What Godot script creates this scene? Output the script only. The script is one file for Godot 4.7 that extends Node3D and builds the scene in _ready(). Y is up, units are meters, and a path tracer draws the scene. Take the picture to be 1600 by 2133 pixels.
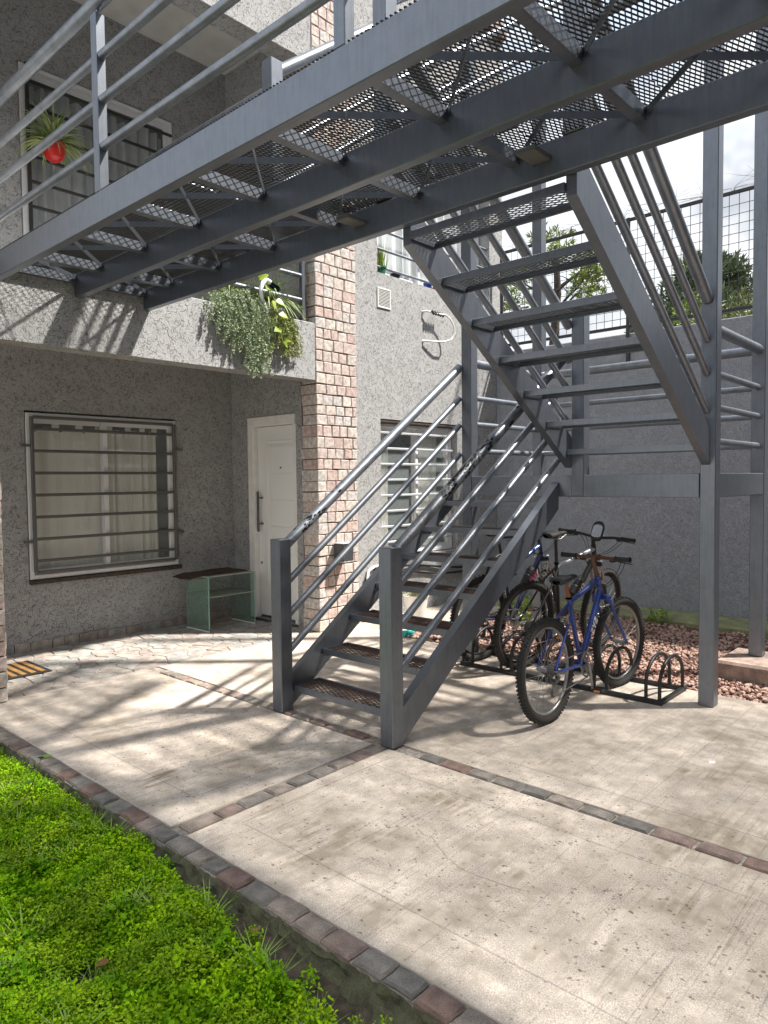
extends Node3D
# Courtyard with a steel stair and walkway against a grey stuccoed house.
# X runs along the facade to the right, -Z runs towards the facade, Y is up.

const SUN_DIR := Vector3(-0.46, -1.0, -0.5)
var rng := RandomNumberGenerator.new()
var used := {}
var M := {}

# ---------------------------------------------------------------- mesh builder
class MB:
	var v := PackedVector3Array()
	var n := PackedVector3Array()
	var uv := PackedVector2Array()
	var c := PackedColorArray()
	var xf := Transform3D.IDENTITY
	var col := Color(1, 1, 1)
	var use_col := false
	func tri(a: Vector3, b: Vector3, d: Vector3, na: Vector3, nb: Vector3, nd: Vector3, ua := Vector2.ZERO, ub := Vector2.ZERO, ud := Vector2.ZERO) -> void:
		if (b - a).cross(d - a).dot(na + nb + nd) > 0.0:
			var t := b; b = d; d = t
			t = nb; nb = nd; nd = t
			var tu := ub; ub = ud; ud = tu
		v.append(xf * a); v.append(xf * b); v.append(xf * d)
		n.append((xf.basis * na).normalized()); n.append((xf.basis * nb).normalized()); n.append((xf.basis * nd).normalized())
		uv.append(ua); uv.append(ub); uv.append(ud)
		if use_col:
			c.append(col); c.append(col); c.append(col)
	func ftri(a: Vector3, b: Vector3, d: Vector3, toward := Vector3.ZERO) -> void:
		var nn := (b - a).cross(d - a).normalized()
		if toward != Vector3.ZERO and nn.dot(toward) < 0.0:
			nn = -nn
		tri(a, b, d, nn, nn, nn, Vector2(a.x, a.z), Vector2(b.x, b.z), Vector2(d.x, d.z))
	func quad(a: Vector3, b: Vector3, d: Vector3, e: Vector3, nn: Vector3) -> void:
		tri(a, b, d, nn, nn, nn, Vector2(0, 0), Vector2(1, 0), Vector2(1, 1))
		tri(a, d, e, nn, nn, nn, Vector2(0, 0), Vector2(1, 1), Vector2(0, 1))
	func box(p0: Vector3, p1: Vector3) -> void:
		var a := Vector3(minf(p0.x, p1.x), minf(p0.y, p1.y), minf(p0.z, p1.z))
		var b := Vector3(maxf(p0.x, p1.x), maxf(p0.y, p1.y), maxf(p0.z, p1.z))
		quad(Vector3(a.x, a.y, a.z), Vector3(a.x, b.y, a.z), Vector3(a.x, b.y, b.z), Vector3(a.x, a.y, b.z), Vector3.LEFT)
		quad(Vector3(b.x, a.y, a.z), Vector3(b.x, b.y, a.z), Vector3(b.x, b.y, b.z), Vector3(b.x, a.y, b.z), Vector3.RIGHT)
		quad(Vector3(a.x, a.y, a.z), Vector3(b.x, a.y, a.z), Vector3(b.x, a.y, b.z), Vector3(a.x, a.y, b.z), Vector3.DOWN)
		quad(Vector3(a.x, b.y, a.z), Vector3(b.x, b.y, a.z), Vector3(b.x, b.y, b.z), Vector3(a.x, b.y, b.z), Vector3.UP)
		quad(Vector3(a.x, a.y, a.z), Vector3(b.x, a.y, a.z), Vector3(b.x, b.y, a.z), Vector3(a.x, b.y, a.z), Vector3.FORWARD)
		quad(Vector3(a.x, a.y, b.z), Vector3(b.x, a.y, b.z), Vector3(b.x, b.y, b.z), Vector3(a.x, b.y, b.z), Vector3.BACK)
	func _c(m: Vector3, h: Vector3, ch: float, sx: float, sy: float, sz: float, ax: int) -> Vector3:
		return m + Vector3(sx * (h.x - (0.0 if ax == 0 else ch)), sy * (h.y - (0.0 if ax == 1 else ch)), sz * (h.z - (0.0 if ax == 2 else ch)))
	# box with chamfered edges
	func cbox(p0: Vector3, p1: Vector3, ch := 0.004) -> void:
		var a := Vector3(minf(p0.x, p1.x), minf(p0.y, p1.y), minf(p0.z, p1.z))
		var b := Vector3(maxf(p0.x, p1.x), maxf(p0.y, p1.y), maxf(p0.z, p1.z))
		var m := (a + b) * 0.5
		var h := (b - a) * 0.5
		ch = minf(ch, minf(h.x, minf(h.y, h.z)) * 0.9)
		for s in [-1.0, 1.0]:
			quad(_c(m, h, ch, s, -1.0, -1.0, 0), _c(m, h, ch, s, 1.0, -1.0, 0), _c(m, h, ch, s, 1.0, 1.0, 0), _c(m, h, ch, s, -1.0, 1.0, 0), Vector3(s, 0, 0))
			quad(_c(m, h, ch, -1.0, s, -1.0, 1), _c(m, h, ch, 1.0, s, -1.0, 1), _c(m, h, ch, 1.0, s, 1.0, 1), _c(m, h, ch, -1.0, s, 1.0, 1), Vector3(0, s, 0))
			quad(_c(m, h, ch, -1.0, -1.0, s, 2), _c(m, h, ch, 1.0, -1.0, s, 2), _c(m, h, ch, 1.0, 1.0, s, 2), _c(m, h, ch, -1.0, 1.0, s, 2), Vector3(0, 0, s))
			for t in [-1.0, 1.0]:
				quad(_c(m, h, ch, s, t, -1.0, 0), _c(m, h, ch, s, t, 1.0, 0), _c(m, h, ch, s, t, 1.0, 1), _c(m, h, ch, s, t, -1.0, 1), Vector3(s, t, 0).normalized())
				quad(_c(m, h, ch, s, -1.0, t, 0), _c(m, h, ch, s, 1.0, t, 0), _c(m, h, ch, s, 1.0, t, 2), _c(m, h, ch, s, -1.0, t, 2), Vector3(s, 0, t).normalized())
				quad(_c(m, h, ch, -1.0, s, t, 1), _c(m, h, ch, 1.0, s, t, 1), _c(m, h, ch, 1.0, s, t, 2), _c(m, h, ch, -1.0, s, t, 2), Vector3(0, s, t).normalized())
				for r in [-1.0, 1.0]:
					ftri(_c(m, h, ch, s, t, r, 0), _c(m, h, ch, s, t, r, 1), _c(m, h, ch, s, t, r, 2), Vector3(s, t, r))
	# straight or bent round bar; uv.y is metres along
	func tube(pts: Array, r: float, seg := 10, r2 := -1.0, caps := true) -> void:
		if r2 < 0.0: r2 = r
		var k := pts.size()
		var rings := []
		var up := Vector3.UP
		var run := 0.0
		var lens := []
		var nrmz := []
		for i in k:
			var d: Vector3
			if i == 0: d = pts[1] - pts[0]
			elif i == k - 1: d = pts[k - 1] - pts[k - 2]
			else: d = (pts[i + 1] - pts[i]).normalized() + (pts[i] - pts[i - 1]).normalized()
			d = d.normalized()
			if i == 0:
				if absf(d.dot(up)) > 0.95: up = Vector3.RIGHT
			else:
				run += (pts[i] - pts[i - 1]).length()
			lens.append(run)
			var sx := d.cross(up).normalized()
			var sy := sx.cross(d).normalized()
			up = sy
			var ring := []
			var nr := []
			var rr := lerpf(r, r2, float(i) / float(k - 1))
			for j in seg + 1:
				var a := TAU * float(j) / float(seg)
				var o := sx * cos(a) + sy * sin(a)
				nr.append(o)
				ring.append(pts[i] + o * rr)
			rings.append(ring)
			nrmz.append(nr)
		for i in k - 1:
			for j in seg:
				var u0 := Vector2(float(j) / seg, lens[i])
				var u1 := Vector2(float(j + 1) / seg, lens[i])
				var u2 := Vector2(float(j + 1) / seg, lens[i + 1])
				var u3 := Vector2(float(j) / seg, lens[i + 1])
				tri(rings[i][j], rings[i][j + 1], rings[i + 1][j + 1], nrmz[i][j], nrmz[i][j + 1], nrmz[i + 1][j + 1], u0, u1, u2)
				tri(rings[i][j], rings[i + 1][j + 1], rings[i + 1][j], nrmz[i][j], nrmz[i + 1][j + 1], nrmz[i + 1][j], u0, u2, u3)
		if caps:
			var d0: Vector3 = (pts[0] - pts[1]).normalized()
			var d1: Vector3 = (pts[k - 1] - pts[k - 2]).normalized()
			for j in seg:
				tri(pts[0], rings[0][j], rings[0][j + 1], d0, d0, d0)
				tri(pts[k - 1], rings[k - 1][j], rings[k - 1][j + 1], d1, d1, d1)
	# turned shape about the Y axis: profile of Vector2(radius, height)
	func lathe(prof: Array, seg := 20, o := Vector3.ZERO) -> void:
		for i in prof.size() - 1:
			var p: Vector2 = prof[i]
			var q: Vector2 = prof[i + 1]
			var t := (q - p).normalized()
			for j in seg:
				var a0 := TAU * j / seg
				var a1 := TAU * (j + 1) / seg
				var d0 := Vector3(cos(a0), 0, sin(a0))
				var d1 := Vector3(cos(a1), 0, sin(a1))
				var n0 := (d0 * t.y - Vector3.UP * t.x).normalized()
				var n1 := (d1 * t.y - Vector3.UP * t.x).normalized()
				var A := o + d0 * p.x + Vector3.UP * p.y
				var B := o + d1 * p.x + Vector3.UP * p.y
				var C := o + d1 * q.x + Vector3.UP * q.y
				var D := o + d0 * q.x + Vector3.UP * q.y
				if p.x > 0.00001: tri(A, B, C, n0, n1, n1)
				if q.x > 0.00001: tri(A, C, D, n0, n1, n0)
	# flat polygon (x,z pairs, any winding) raised from y0 to y1, top edge drawn in by ch
	func slab(poly: PackedVector2Array, y0: float, y1: float, ch := 0.0) -> void:
		var cen := Vector2.ZERO
		for p in poly: cen += p
		cen /= poly.size()
		var top := []
		for p in poly:
			var d := (cen - p)
			var q := p + d.normalized() * minf(ch * 1.3, d.length() * 0.5)
			top.append(Vector3(q.x, y1, q.y))
		var k := poly.size()
		for i in k:
			var p := poly[i]
			var q := poly[(i + 1) % k]
			var out := Vector3((p.x + q.x) * 0.5 - cen.x, 0, (p.y + q.y) * 0.5 - cen.y)
			var nn := Vector3(q.y - p.y, 0, p.x - q.x).normalized()
			if nn.dot(out) < 0.0: nn = -nn
			var ym := y1 - ch
			quad(Vector3(p.x, y0, p.y), Vector3(q.x, y0, q.y), Vector3(q.x, ym, q.y), Vector3(p.x, ym, p.y), nn)
			if ch > 0.0:
				quad(Vector3(p.x, ym, p.y), Vector3(q.x, ym, q.y), top[(i + 1) % k], top[i], (nn + Vector3.UP).normalized())
			ftri(Vector3(cen.x, y1, cen.y), top[i], top[(i + 1) % k], Vector3.UP)
	# polygon in the XY plane (Vector2) extruded along z
	func extrude_z(poly: PackedVector2Array, z0: float, z1: float) -> void:
		var idx := Geometry2D.triangulate_polygon(poly)
		for s in [0, 1]:
			var z := z1 if s == 1 else z0
			var nn := Vector3(0, 0, 1 if (z1 > z0) == (s == 1) else -1)
			for i in range(0, idx.size(), 3):
				tri(Vector3(poly[idx[i]].x, poly[idx[i]].y, z), Vector3(poly[idx[i + 1]].x, poly[idx[i + 1]].y, z), Vector3(poly[idx[i + 2]].x, poly[idx[i + 2]].y, z), nn, nn, nn)
		var area := 0.0
		for i in poly.size():
			var p := poly[i]
			var q := poly[(i + 1) % poly.size()]
			area += p.x * q.y - q.x * p.y
		for i in poly.size():
			var p := poly[i]
			var q := poly[(i + 1) % poly.size()]
			var e := (q - p)
			var nn := Vector3(e.y, -e.x, 0).normalized() * signf(area)
			quad(Vector3(p.x, p.y, z0), Vector3(q.x, q.y, z0), Vector3(q.x, q.y, z1), Vector3(p.x, p.y, z1), nn)
	# curved leaf blade: pts are the midrib, w the half widths
	func blade(pts: Array, w: Array, side: Vector3, fold := 0.25) -> void:
		var k := pts.size()
		for i in k - 1:
			var d: Vector3 = (pts[i + 1] - pts[i]).normalized()
			var sd := (side - d * side.dot(d)).normalized()
			var up := sd.cross(d).normalized()
			var a: Vector3 = pts[i]
			var b: Vector3 = pts[i + 1]
			for s in [-1.0, 1.0]:
				var oa: Vector3 = a + (sd * s + up * fold) * w[i]
				var ob: Vector3 = b + (sd * s + up * fold) * w[i + 1]
				var nn: Vector3 = (up - sd * s * fold).normalized()
				if w[i] > 0.00001: tri(a, b, oa, nn, nn, nn, Vector2(0, 0), Vector2(0, 1), Vector2(1, 0))
				if w[i + 1] > 0.00001: tri(oa, b, ob, nn, nn, nn, Vector2(1, 0), Vector2(0, 1), Vector2(1, 1))
	func mesh(m: Material) -> ArrayMesh:
		var arr := []
		arr.resize(Mesh.ARRAY_MAX)
		arr[Mesh.ARRAY_VERTEX] = v
		arr[Mesh.ARRAY_NORMAL] = n
		arr[Mesh.ARRAY_TEX_UV] = uv
		if use_col: arr[Mesh.ARRAY_COLOR] = c
		var am := ArrayMesh.new()
		am.add_surface_from_arrays(Mesh.PRIMITIVE_TRIANGLES, arr)
		am.surface_set_material(0, m)
		return am

# ---------------------------------------------------------------- scene helpers
func numbered(called: String) -> String:
	var k: int = used.get(called, 0)
	used[called] = k + 1
	return called if k == 0 else "%s_%03d" % [called, k]

func tag(o: Node, label: String, category := "", group := "", kind := "") -> Node:
	if label != "": o.set_meta("label", label)
	if category != "": o.set_meta("category", category)
	if group != "": o.set_meta("group", group)
	if kind != "": o.set_meta("kind", kind)
	return o

func thing(called: String, label: String, category: String, at := Vector3.ZERO, turn := 0.0, group := "") -> Node3D:
	var o := Node3D.new()
	o.name = numbered(called)
	add_child(o)
	o.position = at
	o.rotation.y = turn
	tag(o, label, category, group)
	return o

func part(parent: Node, called: String, mb: MB, m: Material, at := Vector3.ZERO) -> MeshInstance3D:
	return inst(parent, called, mb.mesh(m), at)

func inst(parent: Node, called: String, mesh: Mesh, at := Vector3.ZERO) -> MeshInstance3D:
	var o := MeshInstance3D.new()
	o.mesh = mesh
	o.position = at
	o.name = numbered(called) if parent == self else called
	parent.add_child(o, true)
	return o

func struct(called: String, mb: MB, m: Material) -> MeshInstance3D:
	var o := part(self, called, mb, m)
	o.set_meta("kind", "structure")
	return o

func lone(called: String, mb: MB, m: Material, label: String, category: String, group := "") -> MeshInstance3D:
	var o := part(self, called, mb, m)
	tag(o, label, category, group)
	return o

func holder(parent: Node, called: String, at := Vector3.ZERO) -> Node3D:
	var o := Node3D.new()
	o.name = called
	parent.add_child(o, true)
	o.position = at
	return o

# ---------------------------------------------------------------- textures and materials
func lin(r: float, g: float, b: float) -> Color:
	return Color(r, g, b).linear_to_srgb()

func noise_img(size: int, freq: float, octs: int, sd: int, kind := FastNoiseLite.TYPE_SIMPLEX_SMOOTH) -> Image:
	var f := FastNoiseLite.new()
	f.noise_type = kind
	f.frequency = freq
	f.fractal_octaves = octs
	f.seed = sd
	var im := f.get_seamless_image(size, size, false, false, 0.15, true)
	im.convert(Image.FORMAT_L8)
	return im

# two tones of colour mixed by noise layers; returns an sRGB texture
func mottle(size: int, layers: Array, base: Color, spread: float, tint := Color(1, 1, 1), tint_amt := 0.0) -> ImageTexture:
	var datas := []
	for l in layers:
		datas.append(noise_img(size, l[0], l[1], l[2]).get_data())
	var out := PackedByteArray()
	out.resize(size * size * 3)
	var nl := layers.size()
	for i in size * size:
		var s := 0.0
		for k in nl:
			s += (float(datas[k][i]) / 255.0 - 0.5) * layers[k][3]
		var f := 1.0 + s * spread
		var t := clampf(0.5 + s, 0.0, 1.0) * tint_amt
		out[i * 3] = clampi(int(255.0 * base.r * f * lerpf(1.0, tint.r, t)), 0, 255)
		out[i * 3 + 1] = clampi(int(255.0 * base.g * f * lerpf(1.0, tint.g, t)), 0, 255)
		out[i * 3 + 2] = clampi(int(255.0 * base.b * f * lerpf(1.0, tint.b, t)), 0, 255)
	return ImageTexture.create_from_image(Image.create_from_data(size, size, false, Image.FORMAT_RGB8, out))

func normal_from(im: Image, amount: float) -> ImageTexture:
	var b := im.duplicate() as Image
	b.convert(Image.FORMAT_RGBA8)
	b.bump_map_to_normal_map(amount)
	return ImageTexture.create_from_image(b)

func plain(col: Color, rough := 0.7, metal := 0.0) -> StandardMaterial3D:
	var m := StandardMaterial3D.new()
	m.albedo_color = col
	m.roughness = rough
	m.metallic = metal
	return m

func textured(tex: Texture2D, scale: float, rough: float, nrm: Texture2D = null, depth := 1.0, metal := 0.0) -> StandardMaterial3D:
	var m := StandardMaterial3D.new()
	m.albedo_texture = tex
	m.roughness = rough
	m.metallic = metal
	m.uv1_triplanar = true
	m.uv1_world_triplanar = true
	m.uv1_scale = Vector3.ONE * scale
	if nrm:
		m.normal_enabled = true
		m.normal_texture = nrm
		m.normal_scale = depth
	return m

# scratched render: worm-like grooves dragged through a grey coat
func stucco(size: int, base: Color, groove: Color, strokes: int, width: int, sd: int, scale: float, relief: float) -> StandardMaterial3D:
	var r := RandomNumberGenerator.new()
	r.seed = sd
	var fine := noise_img(size, 0.09, 3, sd + 1)
	var coarse := noise_img(size, 0.006, 3, sd + 2)
	var fd := fine.get_data()
	var cd := coarse.get_data()
	var hgt := PackedByteArray()
	hgt.resize(size * size)
	for i in size * size:
		hgt[i] = 165 + int((float(fd[i]) - 128.0) * 0.3)
	for s in strokes:
		var x := r.randf() * size
		var y := r.randf() * size
		var a := r.randf() * TAU
		var bend := r.randf_range(-0.11, 0.11)
		var ln := int(r.randf_range(12, 34) * size / 1024.0)
		var wd := width if r.randf() < 0.4 else maxi(1, width - 2)
		var deep := r.randi_range(20, 90)
		for k in ln:
			x += cos(a); y += sin(a); a += bend + r.randf_range(-0.12, 0.12)
			for oy in wd:
				for ox in wd:
					var ix := posmod(int(x) + ox, size)
					var iy := posmod(int(y) + oy, size)
					hgt[iy * size + ix] = mini(hgt[iy * size + ix], deep)
	var out := PackedByteArray()
	out.resize(size * size * 3)
	for i in size * size:
		var g := clampf((130.0 - float(hgt[i])) / 90.0, 0.0, 1.0)
		var f := 1.0 + (float(fd[i]) / 255.0 - 0.5) * 0.32 + (float(cd[i]) / 255.0 - 0.5) * 0.1
		out[i * 3] = clampi(int(255.0 * lerpf(base.r * f, groove.r, g)), 0, 255)
		out[i * 3 + 1] = clampi(int(255.0 * lerpf(base.g * f, groove.g, g)), 0, 255)
		out[i * 3 + 2] = clampi(int(255.0 * lerpf(base.b * f, groove.b, g)), 0, 255)
	var alb := Image.create_from_data(size, size, false, Image.FORMAT_RGB8, out)
	var him := Image.create_from_data(size, size, false, Image.FORMAT_L8, hgt)
	var m := textured(ImageTexture.create_from_image(alb), scale, 0.92, normal_from(him, relief), 1.0)
	return m

func leafy(col: Color, rough := 0.55, back := 0.5) -> StandardMaterial3D:
	var m := plain(col, rough)
	m.backlight_enabled = true
	m.backlight = col * back
	m.cull_mode = BaseMaterial3D.CULL_DISABLED
	return m

const PW := 1536
const PH := 2048
var dark := PackedByteArray()
func plate_noise(freq: float, octs: int, sd: int) -> PackedByteArray:
	var f := FastNoiseLite.new()
	f.noise_type = FastNoiseLite.TYPE_SIMPLEX_SMOOTH
	f.frequency = freq
	f.fractal_octaves = octs
	f.seed = sd
	var im := f.get_image(PW, PH, false, false, true)
	im.convert(Image.FORMAT_L8)
	return im.get_data()
func plate_px(x: float, z: float) -> Vector2:
	return Vector2((x - 1.4) / 4.2 * PW, (z + 6.2) / 6.4 * PH)
func plate_dot(cx: float, cy: float, rx: float, ry: float, ang: float, amt: int) -> void:
	var rr := int(maxf(rx, ry)) + 1
	var ca := cos(ang)
	var sa := sin(ang)
	for oy in range(-rr, rr + 1):
		for ox in range(-rr, rr + 1):
			var ix := int(cx) + ox
			var iy := int(cy) + oy
			if ix < 0 or iy < 0 or ix >= PW or iy >= PH: continue
			var u := (ox * ca + oy * sa) / rx
			var w := (-ox * sa + oy * ca) / ry
			if u * u + w * w <= 1.0:
				var i := iy * PW + ix
				dark[i] = mini(255, maxi(dark[i], amt))
func plate_line(r: RandomNumberGenerator, x0: float, z0: float, x1: float, z1: float, amt: int, wob: float) -> void:
	var a := plate_px(x0, z0)
	var b := plate_px(x1, z1)
	var k := int((b - a).length())
	var w := 0.0
	for j in k:
		var p := a.lerp(b, float(j) / k)
		w = clampf(w + r.randf_range(-wob, wob), -3.0, 3.0)
		if r.randf() < 0.12: continue
		plate_dot(p.x + w, p.y + w * 0.6, 1.1, 1.1, 0.0, amt)

# cast concrete paving: stains, pits, broom marks, scored joints and a crack, laid out over 4.2 x 6.4 m
func paving_material() -> StandardMaterial3D:
	var W := PW
	var H := PH
	var r := RandomNumberGenerator.new()
	r.seed = 77
	var nb: PackedByteArray = plate_noise(0.0022, 5, 4)
	var nm: PackedByteArray = plate_noise(0.012, 4, 5)
	var nf: PackedByteArray = plate_noise(0.6, 3, 6)
	var ns: PackedByteArray = plate_noise(0.0045, 5, 9)
	var fa := FastNoiseLite.new()
	fa.frequency = 0.05
	fa.fractal_octaves = 4
	fa.seed = 19
	var ai := fa.get_image(PW / 8, PH, false, false, true)
	ai.convert(Image.FORMAT_L8)
	ai.resize(PW, PH, Image.INTERPOLATE_CUBIC)
	var nd: PackedByteArray = plate_noise(0.028, 5, 23)
	var na := ai.get_data()      # drawn out along the broom strokes
	var hg := PackedByteArray()
	hg.resize(W * H)
	dark = PackedByteArray()     # dirt and pit darkness
	dark.resize(W * H)
	# pits and bits of dirt, in clusters
	for cl in 170:
		var cx := r.randf() * W
		var cy := r.randf() * H
		if cl < 48:
			var q: Vector2 = plate_px(r.randf_range(1.8, 3.0), r.randf_range(-4.1, -2.8))
			cx = q.x; cy = q.y
		elif cl < 96:
			var q: Vector2 = plate_px(r.randf_range(1.8, 3.1), r.randf_range(-2.4, -0.7))
			cx = q.x; cy = q.y
		for k in r.randi_range(12, 46):
			var sz := r.randf_range(0.4, 1.2) if r.randf() < 0.95 else r.randf_range(1.0, 1.8)
			var qx := cx + r.randfn() * 80.0
			var qy := cy + r.randfn() * 80.0
			for b in r.randi_range(1, 3):
				plate_dot(qx + r.randfn() * sz, qy + r.randfn() * sz, sz * r.randf_range(0.8, 2.0), sz, r.randf() * TAU, r.randi_range(40, 165))
	# broom marks along x
	for k in 3200:
		var x := r.randf() * W
		var y := r.randf() * H
		if nm[clampi(int(y), 0, H - 1) * W + clampi(int(x), 0, W - 1)] < 122: continue
		var ln := r.randi_range(20, 190)
		var sl := r.randf_range(-0.05, 0.05)
		var amt := r.randi_range(22, 80)
		for j in ln:
			var ix := int(x) + j
			var iy := int(y + sl * j)
			if ix < W and iy >= 0 and iy < H and r.randf() < 0.8:
				var i := iy * W + ix
				dark[i] = maxi(dark[i], amt)
	# scored joints beside the stone strips
	plate_line(r, 1.9, 0.2, 1.9, -2.6, 55, 0.05)
	plate_line(r, 1.9, -2.62, 2.85, -2.62, 55, 0.05)
	plate_line(r, 2.78, -2.62, 2.78, 0.2, 50, 0.05)
	plate_line(r, 1.9, -3.0, 1.9, -5.4, 55, 0.05)
	plate_line(r, 1.9, -3.02, 2.8, -3.0, 55, 0.05)
	plate_line(r, 3.28, 0.2, 3.28, -2.5, 65, 0.05)
	plate_line(r, 3.28, -3.0, 3.28, -5.4, 55, 0.05)
	plate_line(r, 3.9, -5.4, 3.9, 0.2, 38, 0.06)
	plate_line(r, 3.1, -1.35, 5.2, -1.35, 35, 0.06)
	# the wandering crack in the front field
	var pts := [Vector2(2.38, -1.98), Vector2(2.34, -1.86), Vector2(2.27, -1.72), Vector2(2.24, -1.62), Vector2(2.25, -1.5), Vector2(2.27, -1.38)]
	for i in pts.size() - 1:
		plate_line(r, pts[i].x, pts[i].y, pts[i + 1].x, pts[i + 1].y, 62, 0.9)
	# named stains: position, size, strength, olive amount
	var stains := [[2.62, -2.02, 0.11, 0.5], [3.75, -1.25, 0.1, 0.55], [2.3, -1.55, 0.1, 0.5], [2.5, -1.25, 0.12, 0.45], [2.85, -1.1, 0.13, 0.4],
		[2.0, -2.35, 0.2, 0.45], [1.9, -3.35, 0.09, 0.9], [2.1, -2.65, 0.16, 0.4], [3.5, -1.9, 0.16, 0.3], [2.6, -0.85, 0.2, 0.5], [3.3, -0.9, 0.2, 0.4], [2.15, -1.1, 0.16, 0.4], [2.35, -3.3, 0.16, 0.3], [2.6, -3.7, 0.2, 0.25]]
	var out := PackedByteArray()
	out.resize(W * H * 3)
	var sm := PackedFloat32Array()
	sm.resize(W * H)
	for s in stains:
		var c: Vector2 = plate_px(s[0], s[1])
		var rx: float = s[2] / 4.2 * W * 2.2
		for y in range(maxi(0, int(c.y - rx)), mini(H, int(c.y + rx))):
			for x in range(maxi(0, int(c.x - rx)), mini(W, int(c.x + rx))):
				var d := Vector2(x - c.x, y - c.y).length() / rx
				if d < 1.0:
					var i := y * W + x
					var g := (1.0 - d) * 1.3 * (float(nm[i]) / 255.0) * (0.45 + float(nf[i]) / 255.0)
					sm[i] = maxf(sm[i], clampf(g * 2.0 - 0.35, 0.0, 1.0) * s[3])
	for i in W * H:
		var f := 1.0 + (float(nb[i]) - 128.0) * 0.0005 + (float(nm[i]) - 128.0) * 0.0012 + (float(nf[i]) - 128.0) * 0.0026 + (float(na[i]) - 128.0) * 0.0004
		var st := clampf((float(ns[i]) * 0.85 + float(na[i]) * 0.15 - 150.0) / 45.0, 0.0, 1.0) * clampf((float(nf[i]) - 90.0) / 70.0, 0.0, 1.0) * 0.5 + sm[i] * clampf((float(na[i]) - 60.0) / 90.0, 0.0, 1.2)
		st += clampf((float(nd[i]) * 0.6 + float(ns[i]) * 0.25 + float(na[i]) * 0.15 - 122.0) / 40.0, 0.0, 1.0) * (0.12 + float(nf[i]) / 255.0 * 0.2)
		st = minf(st, 1.0)
		var dk := float(dark[i]) / 255.0
		var cr := 0.775 * f
		var cg := 0.728 * f
		var cb := 0.678 * f
		cr = lerpf(cr, 0.54, st); cg = lerpf(cg, 0.495, st); cb = lerpf(cb, 0.425, st)
		cr = lerpf(cr, 0.27, dk); cg = lerpf(cg, 0.23, dk); cb = lerpf(cb, 0.21, dk)
		out[i * 3] = clampi(int(cr * 255.0), 0, 255)
		out[i * 3 + 1] = clampi(int(cg * 255.0), 0, 255)
		out[i * 3 + 2] = clampi(int(cb * 255.0), 0, 255)
		hg[i] = clampi(128 + int((float(nf[i]) - 128.0) * 0.3 + (float(nm[i]) - 128.0) * 0.15) - dark[i] / 4, 0, 255)
	var m := StandardMaterial3D.new()
	m.albedo_texture = ImageTexture.create_from_image(Image.create_from_data(W, H, false, Image.FORMAT_RGB8, out))
	m.normal_enabled = true
	m.normal_texture = normal_from(Image.create_from_data(W, H, false, Image.FORMAT_L8, hg), 1.1)
	m.roughness = 0.93
	m.uv1_scale = Vector3(1.0 / 4.2, 1.0 / 6.4, 1)
	m.uv1_offset = Vector3(-1.4 / 4.2, 6.2 / 6.4, 0)
	return m

# flaked paint on the hand rails: u round the tube, v metres along it
func chipped_material(base: Color, spans: Array, sd: int) -> StandardMaterial3D:
	var W := 128
	var H := 1024
	var r := RandomNumberGenerator.new()
	r.seed = sd
	var nz := noise_img(1024, 0.03, 3, sd)
	var im := Image.create(W, H, false, Image.FORMAT_RGB8)
	for y in H:
		for x in W:
			var f := 1.0 + (nz.get_pixel(x, y).r - 0.5) * 0.3
			im.set_pixel(x, y, Color(base.r * f, base.g * f, base.b * f))
	for s in spans:
		for k in int(s[2]):
			var cy := r.randfn(s[0], s[1]) / 2.6 * H
			var cx := r.randf() * W
			for b in r.randi_range(3, 9):
				var bx := cx + r.randfn() * 7.0
				var by := cy + r.randfn() * 10.0
				var rd := r.randf_range(1.5, 5.0)
				var g := r.randf_range(0.07, 0.13)
				for oy in range(-7, 8):
					for ox in range(-6, 7):
						if Vector2(ox, oy * 0.7).length() < rd:
							im.set_pixel(posmod(int(bx) + ox, W), posmod(int(by) + oy, H), Color(g, g, g * 1.05))
	var m := plain(Color.WHITE, 0.4, 0.7)
	m.albedo_texture = ImageTexture.create_from_image(im)
	m.uv1_scale = Vector3(1, 1.0 / 2.6, 1)
	return m

# brushed paint with faint upright run marks and a little rust
func streaked(base: Color, sd: int) -> ImageTexture:
	var S := 1024
	var f := FastNoiseLite.new()
	f.frequency = 0.05
	f.fractal_octaves = 4
	f.seed = sd
	var im := f.get_seamless_image(S, 64, false, false, 0.2, true)
	im.convert(Image.FORMAT_L8)
	im.resize(S, S, Image.INTERPOLATE_CUBIC)
	var a := im.get_data()
	var b := noise_img(S, 0.25, 3, sd + 1).get_data()
	var c := noise_img(S, 0.012, 4, sd + 2).get_data()
	var out := PackedByteArray()
	out.resize(S * S * 3)
	for i in S * S:
		var k := 1.0 + (float(a[i]) - 128.0) * 0.00038 + (float(b[i]) - 128.0) * 0.0008 + (float(c[i]) - 128.0) * 0.0003
		var rust := clampf((float(a[i]) * 0.5 + float(c[i]) * 0.5 - 172.0) / 34.0, 0.0, 1.0) * clampf((float(b[i]) - 100.0) / 60.0, 0.0, 1.0) * 0.55
		out[i * 3] = clampi(int(255.0 * lerpf(base.r * k, 0.46, rust)), 0, 255)
		out[i * 3 + 1] = clampi(int(255.0 * lerpf(base.g * k, 0.36, rust)), 0, 255)
		out[i * 3 + 2] = clampi(int(255.0 * lerpf(base.b * k, 0.29, rust)), 0, 255)
	return ImageTexture.create_from_image(Image.create_from_data(S, S, false, Image.FORMAT_RGB8, out))

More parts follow.
